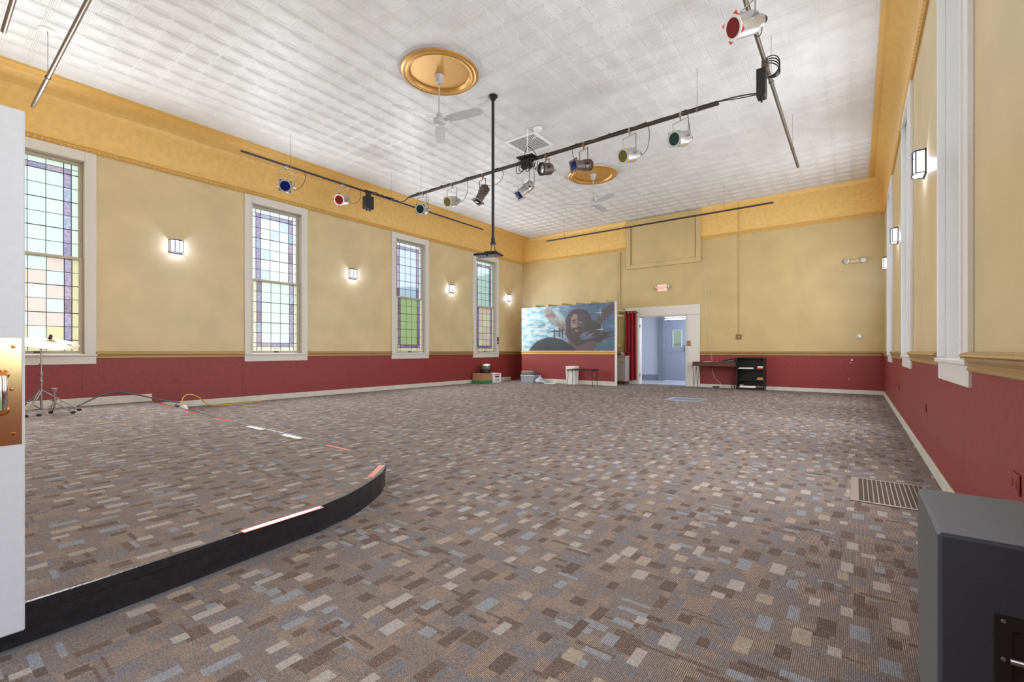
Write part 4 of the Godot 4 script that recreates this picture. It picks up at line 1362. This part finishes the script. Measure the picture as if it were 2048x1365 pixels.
func curtain() -> void:
	var t := thing("curtain", "dark red curtain with steel grommets gathered at the doorway", "curtain", Vector3(-5.76, 0, ZB + .085))
	var top := 2.33
	var n := 36
	var b := MB.new()
	b.st.set_smooth_group(1)
	var rows := 6
	var pt := func(i: int, j: int) -> Vector3:
		var s := float(i) / n
		var q := float(j) / rows
		var spread := lerpf(.195, .205, q)
		return Vector3((s - .5) * 2.0 * spread, lerpf(top, .12 + .015 * sin(s * 9.0), q), .038 * sin(s * TAU * 3.5 + q * .5) + .01 * sin(s * 31.0 + q * 2.0) * q)
	for i in n:
		for j in rows:
			b.face([pt.call(i, j), pt.call(i + 1, j), pt.call(i + 1, j + 1), pt.call(i, j + 1)], Vector3.BACK)
	part("cloth", b, M.curtain, t)
	for k in 4:
		part("grommet", MB.new().lathe([Vector2(.016, 0), Vector2(.028, .004), Vector2(.028, .012), Vector2(.016, .012)], 14, Transform3D(Basis(Vector3.RIGHT, PI / 2), Vector3(-.165 + k * .105, top - .055, .035))), M.chrome, t)
	part("rod", MB.new().tube([Vector3(-.42, top - .055, 0), Vector3(.26, top - .055, 0)], .010, 10), M.black, t)

func furniture() -> void:
	# grey cabinet behind the partition
	var c := thing("base_cabinet", "grey base cabinet with wooden top behind the mural partition", "cabinet", Vector3(-6.05, 0, -13.62))
	part("body", MB.new().span(Vector3(-.45, .10, -.24), Vector3(.29, .86, .10)), M.cabinet, c)
	part("toe_kick", MB.new().span(Vector3(-.45, 0, -.24), Vector3(.27, .10, .04)), M.wood, c)
	part("door", MB.new().bev(Vector3(.03, .40, .112), Vector3(.46, .56, .022), .006).box(Vector3(.03, .40, .124), Vector3(.34, .44, .004)), M.cabinet, c)
	part("drawer", MB.new().bev(Vector3(.03, .77, .112), Vector3(.46, .13, .022), .006), M.cabinet, c)
	part("worktop", MB.new().bev(Vector3(-.08, .88, -.06), Vector3(.78, .04, .36), .006), M.counter, c)
	var k := thing("kettle", "small dark steel pot on the grey cabinet", "pot", Vector3(-5.93, .90, -13.62))
	part("pot", MB.new().lathe([Vector2(0, 0), Vector2(.09, 0), Vector2(.10, .02), Vector2(.10, .10), Vector2(.09, .11), Vector2(.02, .125), Vector2(0, .125)], 20), M.steel, k)
	part("handle", MB.new().tube([Vector3(.09, .08, 0), Vector3(.22, .09, 0)], .010, 8), M.black, k)
	var kb := thing("tray", "black shallow tray on the grey cabinet beside the pot", "tray", Vector3(-6.2, .90, -13.66))
	part("dish", MB.new().bev(Vector3(0, .02, 0), Vector3(.26, .04, .22), .008), M.black, kb)
	part("contents", MB.new().bev(Vector3(0, .045, 0), Vector3(.20, .02, .16), .006), M.greyprint, kb)
	# white bin
	var b := thing("waste_bin", "tall white rectangular waste bin against the red partition", "bin", Vector3(-7.17, 0, -12.69), .0)
	var bp := MB.new()
	for s in 4:
		var r := Basis(Vector3.UP, PI / 2 * s)
		var half: float = .17 if s % 2 == 0 else .13
		var dep: float = .13 if s % 2 == 0 else .17
		bp.face([r * Vector3(-half * .84, 0, dep * .84), r * Vector3(half * .84, 0, dep * .84), r * Vector3(half, .56, dep), r * Vector3(-half, .56, dep)], r * Vector3.BACK)
		bp.face([r * Vector3(-half * .8, .02, dep * .8), r * Vector3(half * .8, .02, dep * .8), r * Vector3(half * .95, .56, dep * .95), r * Vector3(-half * .95, .56, dep * .95)], r * Vector3.FORWARD)
	bp.box(Vector3(0, .012, 0), Vector3(.27, .02, .20))
	part("tub", bp, M.paper, b)
	var rim := MB.new()
	for s in 4:
		var r := Basis(Vector3.UP, PI / 2 * s)
		rim.bev(r * Vector3(0, .56, .128 if s % 2 == 0 else .168), Vector3(.35 if s % 2 == 0 else .27, .018, .016), .004, r)
	part("rim", rim, M.paper, b)
	# small iron table
	var t := thing("iron_table", "small dark wrought iron table against the red partition", "table", Vector3(-6.62, 0, -12.36))
	var tf := MB.new()
	for z in [-.17, .17]:
		tf.tube([Vector3(-.46, .46, z), Vector3(.42, .49, z)], .011, 8)
	for x in [-.46, .42]:
		tf.tube([Vector3(x, .475, -.17), Vector3(x, .475, .17)], .011, 8)
	part("top_frame", tf, M.iron, t)
	part("top_plate", MB.new().bev(Vector3(.06, .50, 0), Vector3(.70, .02, .30), .005), M.blackwood, t)
	part("brass_edge", MB.new().bev(Vector3(-.12, .516, .06), Vector3(.36, .014, .14), .004, Basis(Vector3.BACK, .03)), M.bronze, t)
	for x in [-.44, .40]:
		for z in [-.15, .15]:
			part("leg", MB.new().tube([Vector3(x, .48, z), Vector3(x * .97, .30, z), Vector3(x * 1.01, .0, z)], .009, 8), M.iron, t)
	for x in [-.40, .36]:
		part("scroll", MB.new().tube(bez(Vector3(x, .46, .16), Vector3(x, .32, .16), Vector3(x * .70, .38, .16), Vector3(x * .74, .46, .16), 8), .006, 6), M.iron, t)
	# storage tub with papers
	var u := thing("storage_tub", "clear plastic tub stuffed with papers beside the partition end", "tub", Vector3(-8.72, 0, -12.56), .05)
	var ub := MB.new()
	for s in 4:
		var r := Basis(Vector3.UP, PI / 2 * s)
		var half: float = .26 if s % 2 == 0 else .17
		var dep: float = .17 if s % 2 == 0 else .26
		ub.face([r * Vector3(-half * .86, 0, dep * .86), r * Vector3(half * .86, 0, dep * .86), r * Vector3(half, .24, dep), r * Vector3(-half, .24, dep)], r * Vector3.BACK)
	ub.box(Vector3(0, .01, 0), Vector3(.44, .02, .28))
	part("tub", ub, M.bag, u)
	part("rim", MB.new().bev(Vector3(0, .24, 0), Vector3(.55, .02, .36), .006), M.tub, u)
	var w := thing("paper_bundle", "mottled bundle of papers heaped on the storage tub", "papers", Vector3(-8.72, .25, -12.56), .03)
	part("stack", MB.new().bev(Vector3(-.02, .07, 0), Vector3(.48, .14, .30), .035), M.mixed, w)
	part("dark_wrap", MB.new().bev(Vector3(.19, .075, .02), Vector3(.13, .135, .29), .03), M.greyprint, w)
	var g := thing("plastic_bag", "crumpled pale plastic bag on the carpet beside the tub", "bag", Vector3(-8.28, 0, -12.52))
	rng.seed = 9
	var gb := MB.new()
	gb.lathe([Vector2(0, 0), Vector2(.17, .01), Vector2(.19, .06), Vector2(.13, .13), Vector2(.06, .19), Vector2(.03, .22), Vector2(0, .22)], 11)
	gb.lathe([Vector2(0, 0), Vector2(.10, .005), Vector2(.11, .05), Vector2(.05, .09), Vector2(0, .09)], 9, Transform3D(Basis(), Vector3(.20, 0, .05)))
	part("bag_body", gb, M.bag, g)
	part("knot", MB.new().tube([Vector3(0, .20, 0), Vector3(.03, .26, .01)], .02, 7), M.bag, g)
	var pl := thing("paper_sheet", "loose crumpled white sheet on the carpet near the bag", "paper", Vector3(-7.86, 0, -12.46), .4)
	part("sheet", MB.new().bev(Vector3(0, .006, 0), Vector3(.34, .012, .22), .004, Basis(Vector3.BACK, .015)), M.paper, pl)
	part("fold", MB.new().bev(Vector3(-.10, .02, .02), Vector3(.16, .016, .12), .005, Basis(Vector3.BACK, -.12)), M.tub, pl)
	# boxes and a juicer by the left wall
	var bx := thing("cardboard_box", "brown cardboard box with a green base by the left wall", "box", Vector3(-9.78, 0, -11.36))
	part("carton", MB.new().bev(Vector3(0, .20, 0), Vector3(.44, .24, .46), .004), M.cardboard, bx)
	part("green_sleeve", MB.new().bev(Vector3(0, .045, 0), Vector3(.46, .09, .47), .004), M.greenprint, bx)
	var b2 := thing("printed_box", "white printed carton beside the brown cardboard box", "box", Vector3(-9.76, 0, -11.83))
	part("carton", MB.new().bev(Vector3(0, .155, 0), Vector3(.46, .31, .44), .004), M.paper, b2)
	for q in [[.27, .03, .30, "redprint"], [.20, .05, .20, "greyprint"], [.20, .03, .14, "redprint"], [.10, .012, .22, "greyprint"], [.06, .012, .22, "greyprint"]]:
		part("printed_band", MB.new().box(Vector3(.2305, q[0], 0), Vector3(.002, q[1], q[2])), M[q[3]], b2)
	var ju := thing("steam_cooker", "black appliance with a clear domed lid standing on the boxes", "appliance", Vector3(-9.76, .325, -11.52))
	part("base", MB.new().lathe([Vector2(0, 0), Vector2(.17, 0), Vector2(.185, .02), Vector2(.18, .12), Vector2(.17, .13), Vector2(0, .13)], 24), M.black, ju)
	part("bowl", MB.new().lathe([Vector2(.165, .13), Vector2(.175, .15), Vector2(.175, .24), Vector2(.17, .245), Vector2(0, .245)], 24), M.steel, ju)
	part("lid", MB.new().lathe([Vector2(.178, .245), Vector2(.175, .27), Vector2(.12, .295), Vector2(0, .30)], 24), M.chrome, ju)
	part("side_handle", MB.new().bev(Vector3(.02, .14, -.20), Vector3(.10, .22, .05), .012), M.black, ju)
	# desk on hairpin legs
	var d := thing("hairpin_desk", "brown wooden desk on thin hairpin legs beside the doorway", "desk", Vector3(-3.18, 0, -13.72))
	part("top", MB.new().bev(Vector3(0, .685, 0), Vector3(1.10, .12, .46), .006), M.wood, d)
	for x in [-.50, .45]:
		for z in [-.18, .18]:
			var s: float = signf(x)
			part("hairpin_leg", MB.new().tube([Vector3(x - .05, .625, z), Vector3(x + s * .015, .012, z + .01), Vector3(x + s * .025, .012, z + .01), Vector3(x + .05, .625, z)], .006, 6), M.iron, d)
	var lid := thing("folder", "black folder leaning at the right end of the desk", "folder", Vector3(-2.86, .745, -13.72))
	part("cover", MB.new().bev(Vector3(0, .055, 0), Vector3(.40, .016, .30), .004, Basis(Vector3.BACK, .25)), M.black, lid)
	part("pages", MB.new().bev(Vector3(.02, .028, 0), Vector3(.34, .03, .26), .004, Basis(Vector3.BACK, .10)), M.greyprint, lid)
	var rp := thing("remote_pile", "few small white papers lying on the desk", "papers", Vector3(-3.38, .745, -13.68), .2)
	part("sheet", MB.new().bev(Vector3(0, .006, 0), Vector3(.22, .012, .14), .003), M.paper, rp)
	part("pen", MB.new().tube([Vector3(-.16, .008, .05), Vector3(-.02, .02, .06)], .006, 6), M.black, rp)
	var e := thing("envelope", "pale envelope on the desk beside the black folder", "envelope", Vector3(-3.06, .745, -13.64), -.1)
	part("envelope_body", MB.new().bev(Vector3(0, .005, 0), Vector3(.18, .010, .10), .003), M.tape_pink, e)
	part("flap", MB.new().box(Vector3(0, .0105, -.02), Vector3(.14, .002, .04)), M.paper, e)
	# bookcase
	var bc := thing("bookcase", "black low bookcase with three open shelves beside the desk", "bookcase", Vector3(-2.285, 0, -13.86))
	for s in [-1, 1]:
		part("side_panel", MB.new().bev(Vector3(s * .325, .44, 0), Vector3(.03, .88, .34), .004), M.blackwood, bc)
	part("back_panel", MB.new().span(Vector3(-.31, .02, -.165), Vector3(.31, .86, -.15)), M.blackwood, bc)
	for yy in [.045, .265, .555, .865]:
		part("shelf", MB.new().bev(Vector3(0, yy, .0), Vector3(.62, .028, .33), .003), M.blackwood, bc)
	part("plinth", MB.new().span(Vector3(-.31, 0, .12), Vector3(.31, .03, .15)), M.blackwood, bc)
	var items := [
		["stack of white papers on the upper shelf of the black bookcase", "papers", Vector3(-2.40, .57, -13.80), Vector3(.36, .03, .22), "paper"],
		["red booklet on the upper shelf of the black bookcase", "booklet", Vector3(-2.06, .57, -13.78), Vector3(.14, .07, .18), "redprint"],
		["tan box on the middle shelf of the black bookcase", "box", Vector3(-2.05, .28, -13.78), Vector3(.16, .06, .18), "cardboard"],
		["heap of white papers on the bottom shelf of the black bookcase", "papers", Vector3(-2.36, .06, -13.79), Vector3(.40, .045, .24), "paper"],
		["small red card on the bottom shelf of the black bookcase", "card", Vector3(-2.52, .106, -13.80), Vector3(.10, .02, .12), "redprint"]]
	for q in items:
		var o := thing(["paper_stack", "booklet", "small_box", "paper_heap", "card"][items.find(q)], q[0], q[1], q[2], .06)
		var sz: Vector3 = q[3]
		part("lower_layer", MB.new().bev(Vector3(0, sz.y * .25, 0), Vector3(sz.x, sz.y * .5, sz.z), .003), M[q[4]], o)
		part("upper_layer", MB.new().bev(Vector3(.01, sz.y * .75, .004), Vector3(sz.x * .94, sz.y * .5, sz.z * .94), .003, Basis(Vector3.UP, .06)), M.paper if q[4] != "cardboard" else M.cardboard, o)

# ---------------------------------------------------------------- near things

func near_things() -> void:
	# the white door with brass plate
	var d := struct("door_1", "white door leaf with a brass push plate at the left edge", "door", Vector3(-2.32, 0, 0))
	part("leaf", MB.new().bev(Vector3(0, .982, .195), Vector3(.040, 1.80, .89), .004), M.doorpaint, d)
	part("hinge", MB.new().tube([Vector3(.02, .40, .645), Vector3(.02, .50, .645)], .010, 8), M.brass, d)
	part("hinge", MB.new().tube([Vector3(.02, 1.50, .645), Vector3(.02, 1.60, .645)], .010, 8), M.brass, d)
	var pl := part("push_plate", MB.new().bev(Vector3(.0212, .912, -.165), Vector3(.0024, .366, .155), .001), M.brass, d)
	for q in [[1.065, -.222], [.768, -.222], [.92, -.2175]]:
		part("screw", MB.new().lathe([Vector2(.006, 0), Vector2(.005, .002), Vector2(0, .0025)], 10, Transform3D(Basis(Vector3.BACK, -PI / 2), Vector3(.0224, q[0], q[1]))), M.copper, pl)
	var h := part("pull_grip", MB.new().tube([Vector3(.048, .855, -.196), Vector3(.054, .88, -.196), Vector3(.056, .91, -.196), Vector3(.054, .94, -.196), Vector3(.048, .965, -.196)], .0105, 12), M.chrome, d)
	for yy in [.850, .970]:
		part("grip_mount", MB.new().tube([Vector3(.022, yy, -.196), Vector3(.050, yy, -.196)], .011, 12).lathe([Vector2(.018, 0), Vector2(.018, .004), Vector2(.011, .007)], 16, Transform3D(Basis(Vector3.BACK, -PI / 2), Vector3(.0224, yy, -.196))), M.copper, h)
	# subwoofer
	var s := thing("loudspeaker", "dark grey carpet covered loudspeaker cabinet on the floor at lower right", "loudspeaker", Vector3(.345, 0, -1.775))
	var sb := MB.new().bev(Vector3(-.0025, .30, 0), Vector3(.361, .60, .47), .008)
	part("cabinet", sb, M.fuzz, s)
	var rp := MB.new()
	wall_pieces(rp, -.085, .11, .21, .435, [[-.058, .083, .24, .405]], func(b: MB, a: float, c: float, y0: float, y1: float) -> void:
		b.span(Vector3(a, y0, .234), Vector3(c, y1, .243)))
	part("handle_plate", rp, M.black, s)
	part("recess_shade_sheet", MB.new().span(Vector3(-.060, .238, .230), Vector3(.085, .407, .236)), M.black, s)  # flat black sheet stands in for the shade of a handle recess
	part("handle_bar", MB.new().tube([Vector3(-.062, .335, .243), Vector3(.087, .335, .243)], .0075, 10), M.steel, s)
	for q in [[-.072, .423], [-.072, .335], [.097, .423], [-.072, .222]]:
		part("screw", MB.new().lathe([Vector2(.005, 0), Vector2(.004, .002), Vector2(0, .003)], 10, Transform3D(Basis(Vector3.RIGHT, PI / 2), Vector3(q[0], q[1], .243))), M.steel, s)
	for x in [-.15, .14]:
		for z in [-.19, .16]:
			part("foot", MB.new().lathe([Vector2(0, 0), Vector2(.02, 0), Vector2(.022, .02), Vector2(0, .02)], 12, Transform3D(Basis(), Vector3(x, 0, z))), M.black, s)
	# floor registers
	var v := thing("floor_register", "tan metal floor register with many slots behind the loudspeaker", "floor vent", Vector3(.20, 0, -4.36))
	part("frame", MB.new().span(Vector3(-.235, .0, -.37), Vector3(-.185, .006, .37)).span(Vector3(.205, 0, -.37), Vector3(.225, .006, .37)).span(Vector3(-.185, 0, -.37), Vector3(.205, .006, -.345)).span(Vector3(-.185, 0, .345), Vector3(.205, .006, .37)), M.vent, v)
	for i in 13:
		part("bar", MB.new().span(Vector3(-.160 + i * .028, -.012, -.345), Vector3(-.154 + i * .028, .006, .345)), M.vent, v)
	var lv := MB.new()
	for i in 34:
		lv.span(Vector3(-.185, -.010, -.340 + i * .020), Vector3(.205, .001, -.336 + i * .020))
	var lo := part("louvre_field", lv, M.vent, v)
	lo.set_meta("kind", "stuff")
	var v2 := thing("floor_register", "metal floor register coloured as blue lit in front of the far doorway", "floor vent", Vector3(-2.94, 0, -10.14))
	part("frame", MB.new().span(Vector3(-.38, 0, -.36), Vector3(-.28, .008, .36)).span(Vector3(.28, 0, -.36), Vector3(.38, .008, .36)).span(Vector3(-.28, 0, -.36), Vector3(.28, .008, -.24)).span(Vector3(-.28, 0, .24), Vector3(.28, .008, .36)), M.vent_bluelit, v2)
	for i in 12:
		part("bar", MB.new().span(Vector3(-.26 + i * .045, -.010, -.24), Vector3(-.244 + i * .045, .006, .24)), M.vent_bluelit, v2)
	drums()

func tripod(t: Node3D, h: float, reach: float, turn: float) -> void:
	for k in 3:
		var d := Vector3(cos(turn + TAU * k / 3), 0, sin(turn + TAU * k / 3))
		var side := d.cross(Vector3.UP) * .012
		var l := part("leg", MB.new().tube([Vector3(0, h, 0) + side, d * reach + Vector3(0, .018, 0) + side], .007, 8).tube([Vector3(0, h, 0) - side, d * reach + Vector3(0, .018, 0) - side], .007, 8), M.steel, t)
		part("brace", MB.new().tube([Vector3(0, .06, 0), d * reach * .55 + Vector3(0, h * .46, 0)], .006, 6), M.steel, l)
		part("rubber_foot", MB.new().bev(d * reach + Vector3(0, .018, 0), Vector3(.05, .034, .05), .010), M.black, l)

func drums() -> void:
	var s := thing("cymbal_stand", "chrome cymbal stand on the stage beside the first window", "drum hardware", Vector3(-9.3, STAGE, -1.17))
	tripod(s, .34, .40, .5)
	part("lower_tube", MB.new().tube([Vector3(0, .05, 0), Vector3(0, .62, 0)], .014, 12), M.steel, s)
	part("upper_tube", MB.new().tube([Vector3(0, .60, 0), Vector3(0, .98, 0)], .0105, 12), M.steel, s)
	for yy in [.46, .56, .70]:
		part("collar", MB.new().lathe([Vector2(0, -.022), Vector2(.022, -.022), Vector2(.024, 0), Vector2(.022, .022), Vector2(0, .022)], 14, Transform3D(Basis(), Vector3(0, yy, 0))), M.steel, s)
		part("wing_screw", MB.new().tube([Vector3(.01, yy, 0), Vector3(.055, yy, .01)], .006, 6), M.steel, s)
	part("tilter_rod", MB.new().tube([Vector3(0, .97, 0), Vector3(0, 1.04, -.06), Vector3(0, 1.11, -.095)], .007, 8), M.steel, s)
	part("wing_nut", MB.new().lathe([Vector2(0, 0), Vector2(.02, 0), Vector2(.022, .03), Vector2(.012, .05), Vector2(0, .05)], 12, Transform3D(Basis(), Vector3(0, 1.085, -.095))), M.wood, s)
	var c := thing("cymbal", "large pale brass cymbal tilted on top of the chrome stand", "cymbal", Vector3(-9.3, STAGE + 1.03, -1.25))
	var cx := Transform3D(Basis(Vector3.RIGHT, -.07) * Basis(Vector3.BACK, -.26), Vector3.ZERO).scaled_local(Vector3(1.22, 1.22, 1.22))
	part("plate", MB.new().lathe([Vector2(.27, -.022), Vector2(.18, -.004), Vector2(.06, .012), Vector2(.05, .02), Vector2(.03, .036), Vector2(.006, .042), Vector2(.006, .040), Vector2(.03, .033), Vector2(.05, .017), Vector2(.18, -.007), Vector2(.27, -.0235)], 40, cx), mk(170, 154, 118, .45, .35), c)
	part("felt", MB.new().lathe([Vector2(0, .04), Vector2(.02, .04), Vector2(.02, .055), Vector2(0, .055)], 14, cx), M.black, c)
	part("stamp", MB.new().box(cx * Vector3(.06, .0035, -.165), Vector3(.045, .0012, .05), cx.basis * Basis(Vector3.RIGHT, .09)), M.black, c)
	var s2 := thing("drum_stand", "short chrome drum stand on the stage beside the cymbal stand", "drum hardware", Vector3(-9.05, STAGE, -1.27))
	tripod(s2, .17, .20, 1.0)
	part("tube", MB.new().tube([Vector3(0, .05, 0), Vector3(0, .36, 0)], .012, 12), M.steel, s2)
	part("top_clamp", MB.new().lathe([Vector2(0, .32), Vector2(.03, .32), Vector2(.034, .34), Vector2(.034, .36), Vector2(.02, .375), Vector2(0, .375)], 14), M.steel, s2)
	part("wing_screw", MB.new().tube([Vector3(0, .20, 0), Vector3(-.01, .20, .05)], .009, 6), M.steel, s2)
	part("collar", MB.new().lathe([Vector2(0, .18), Vector2(.022, .18), Vector2(.022, .22), Vector2(0, .22)], 12), M.steel, s2)
	# cables at the left wall
	var g := thing("grey_cable", "thick grey cable arching along the left wall from the drum stand", "cable", Vector3(-9.5, STAGE, -1.6))
	part("cord", MB.new().tube(bez(Vector3(-.05, .012, .1), Vector3(-.25, .05, -.12), Vector3(-.42, .24, -.34), Vector3(-.46, .20, -.60), 10) + bez(Vector3(-.46, .20, -.60), Vector3(-.46, .16, -.82), Vector3(-.30, .03, -1.05), Vector3(.20, .012, -1.24), 10), .012, 8), M.greycable, g)
	var q := thing("power_plug", "white plug block joining the grey and yellow cords by the wall", "plug", Vector3(-9.2, .0, -2.86), .6)
	part("block", MB.new().bev(Vector3(0, .06, 0), Vector3(.12, .10, .09), .012, Basis(Vector3.BACK, .5)), M.canwhite, q)
	part("collar", MB.new().tube([Vector3(-.05, .09, .0), Vector3(-.12, .13, .02)], .022, 8), M.greycable, q)
	var yc := thing("yellow_cord", "yellow extension cord looping beside the left baseboard", "cord", Vector3(-9.2, 0, -2.86))
	part("cord", MB.new().tube(bez(Vector3(-.05, .08, 0), Vector3(-.10, .38, .02), Vector3(-.10, .34, -.20), Vector3(-.30, .10, -.44), 10) + bez(Vector3(-.30, .10, -.44), Vector3(-.46, .0, -.60), Vector3(-.50, .01, -.8), Vector3(-.66, .008, -1.6), 8), .009, 8), M.yellowcable, yc)
	part("plug_end", MB.new().tube([Vector3(-.03, .06, .0), Vector3(-.06, .11, .0)], .018, 8), M.yellowcable, yc)

func small_fixtures() -> void:
	var L := [["red painted outlet on the left wall above the yellow cord", Vector3(XL + .010, .515, -3.05), PI / 2],
		["red painted outlet on the left wall between second and third window", Vector3(XL + .010, .51, -6.70), PI / 2],
		["red painted outlet on the left wall before the last window", Vector3(XL + .010, .50, -10.5), PI / 2],
		["red painted outlet low on the right wall, furthest from the camera", Vector3(XR - .010, .505, -9.3), -PI / 2],
		["red painted outlet low on the right wall, in the middle", Vector3(XR - .010, .505, -5.9), -PI / 2],
		["red painted outlet low on the right wall at the picture edge", Vector3(XR - .010, .50, -2.78), -PI / 2]]
	for q in L:
		var o := thing("wall_outlet", q[0], "outlet", q[1], q[2], "red painted wall outlets")
		part("plate", MB.new().bev(Vector3(0, 0, .005), Vector3(.125, .085, .010), .004), M.red, o)
		for s in [-1, 1]:
			part("socket", MB.new().bev(Vector3(s * .028, 0, .011), Vector3(.032, .034, .004), .0015), M.red, o)
	var k := thing("card_holder", "small black and white card holder on the last window casing", "card", Vector3(XL + .032, 1.42, -12.50), PI / 2)
	part("backing", MB.new().bev(Vector3(0, 0, .006), Vector3(.12, .24, .012), .003), M.black, k)
	part("label_top", MB.new().box(Vector3(0, .06, .0125), Vector3(.08, .06, .002)), M.greyprint, k)
	part("label_dot", MB.new().lathe([Vector2(.03, 0), Vector2(.03, .002), Vector2(0, .002)], 14, Transform3D(Basis(Vector3.RIGHT, PI / 2), Vector3(0, -.05, .012))), M.paper, k)

func _ready() -> void:
	# camera: level, 16 mm lens shifted up a little
	var cam := Camera3D.new()
	cam.name = "camera"
	cam.projection = Camera3D.PROJECTION_FRUSTUM
	cam.near = 0.05
	cam.far = 200.0
	cam.size = 0.05 * 1365.0 / 914.1
	cam.frustum_offset = Vector2(0, 0.05 * 20.1 / 914.1)
	cam.position = Vector3(0, 1.05, 0)
	cam.rotation.y = deg_to_rad(36.985)
	add_child(cam)
	cam.current = true
	# bright overcast sky
	var sky := ProceduralSkyMaterial.new()
	sky.sky_top_color = Color(0.86, 0.92, 1.0)
	sky.sky_horizon_color = Color(0.96, 0.98, 1.0)
	sky.ground_bottom_color = Color(0.45, 0.47, 0.42)
	sky.ground_horizon_color = Color(0.75, 0.78, 0.76)
	sky.sun_angle_max = 1.0
	var env := Environment.new()
	env.background_mode = Environment.BG_SKY
	env.sky = Sky.new()
	env.sky.sky_material = sky
	env.background_energy_multiplier = 3.3
	env.tonemap_mode = Environment.TONE_MAPPER_LINEAR
	env.tonemap_exposure = 0.9
	env.sdfgi_enabled = true
	env.ssao_enabled = true
	env.ssil_enabled = true
	var we := WorldEnvironment.new()
	we.environment = env
	add_child(we)
	# daylight through the windows (soft light just inside each pane)
	for z in [-0.78, -4.31, -7.85, -11.55]:
		daylight(Vector3(XR - .045, 2.57, z), Vector3(-1, 0, 0), .80, 3.0, (14.5 if z > -10.0 else 11.0) if z < -1.0 else 5.0)
	for z in [-1.231, -4.88, -8.608, -11.905]:
		daylight(Vector3(XL + .045, 2.57, z), Vector3(1, 0, 0), .90, 3.0, (11.8 if z > -10.0 else 9.5) if z < -2.0 else 19.0)
	daylight(Vector3(-3.66, 1.5, -15.3), Vector3(-1, -.25, .25), 1.2, 1.8, 7.5, Color(0.86, 0.91, 1.0))  # added cool light at the vestibule side wall, which has no pane
	materials()
	room()
	stage()
	outside()
	medallion("gold ceiling medallion above the nearer fan", Vector3(-4.97, CE, -4.81))
	medallion("gold ceiling medallion above the farther fan", Vector3(-4.97, CE, -9.75))
	fan("white three bladed ceiling fan on the nearer medallion", Vector3(-5.04, CE, -4.86), [deg_to_rad(-105), deg_to_rad(13), deg_to_rad(134)])
	fan("white three bladed ceiling fan on the farther medallion", Vector3(-4.955, CE, -9.76), [deg_to_rad(208), deg_to_rad(-25), deg_to_rad(93)])
	rig()
	sconce("lit wall lantern between the first two windows on the left", Vector3(XL, 2.985, -3.015), PI / 2)
	sconce("lit wall lantern between the middle two windows on the left", Vector3(XL, 2.98, -6.742), PI / 2)
	sconce("lit wall lantern between the last two windows on the left", Vector3(XL, 2.985, -10.248), PI / 2)
	sconce("lit wall lantern in the far left corner", Vector3(XL, 2.975, -13.203), PI / 2)
	sconce("lit wall lantern on the right wall, largest in view", Vector3(XR, 2.90, -6.05), -PI / 2)
	sconce("lit wall lantern on the right wall, second from the camera", Vector3(XR, 2.93, -9.72), -PI / 2)
	sconce("lit wall lantern on the right wall nearest the far corner", Vector3(XR, 2.95, -12.75), -PI / 2)
	sconce("lit wall lantern on the right wall above the loudspeaker", Vector3(XR, 2.90, -2.45), -PI / 2)
	far_end()
	near_things()
	small_fixtures()
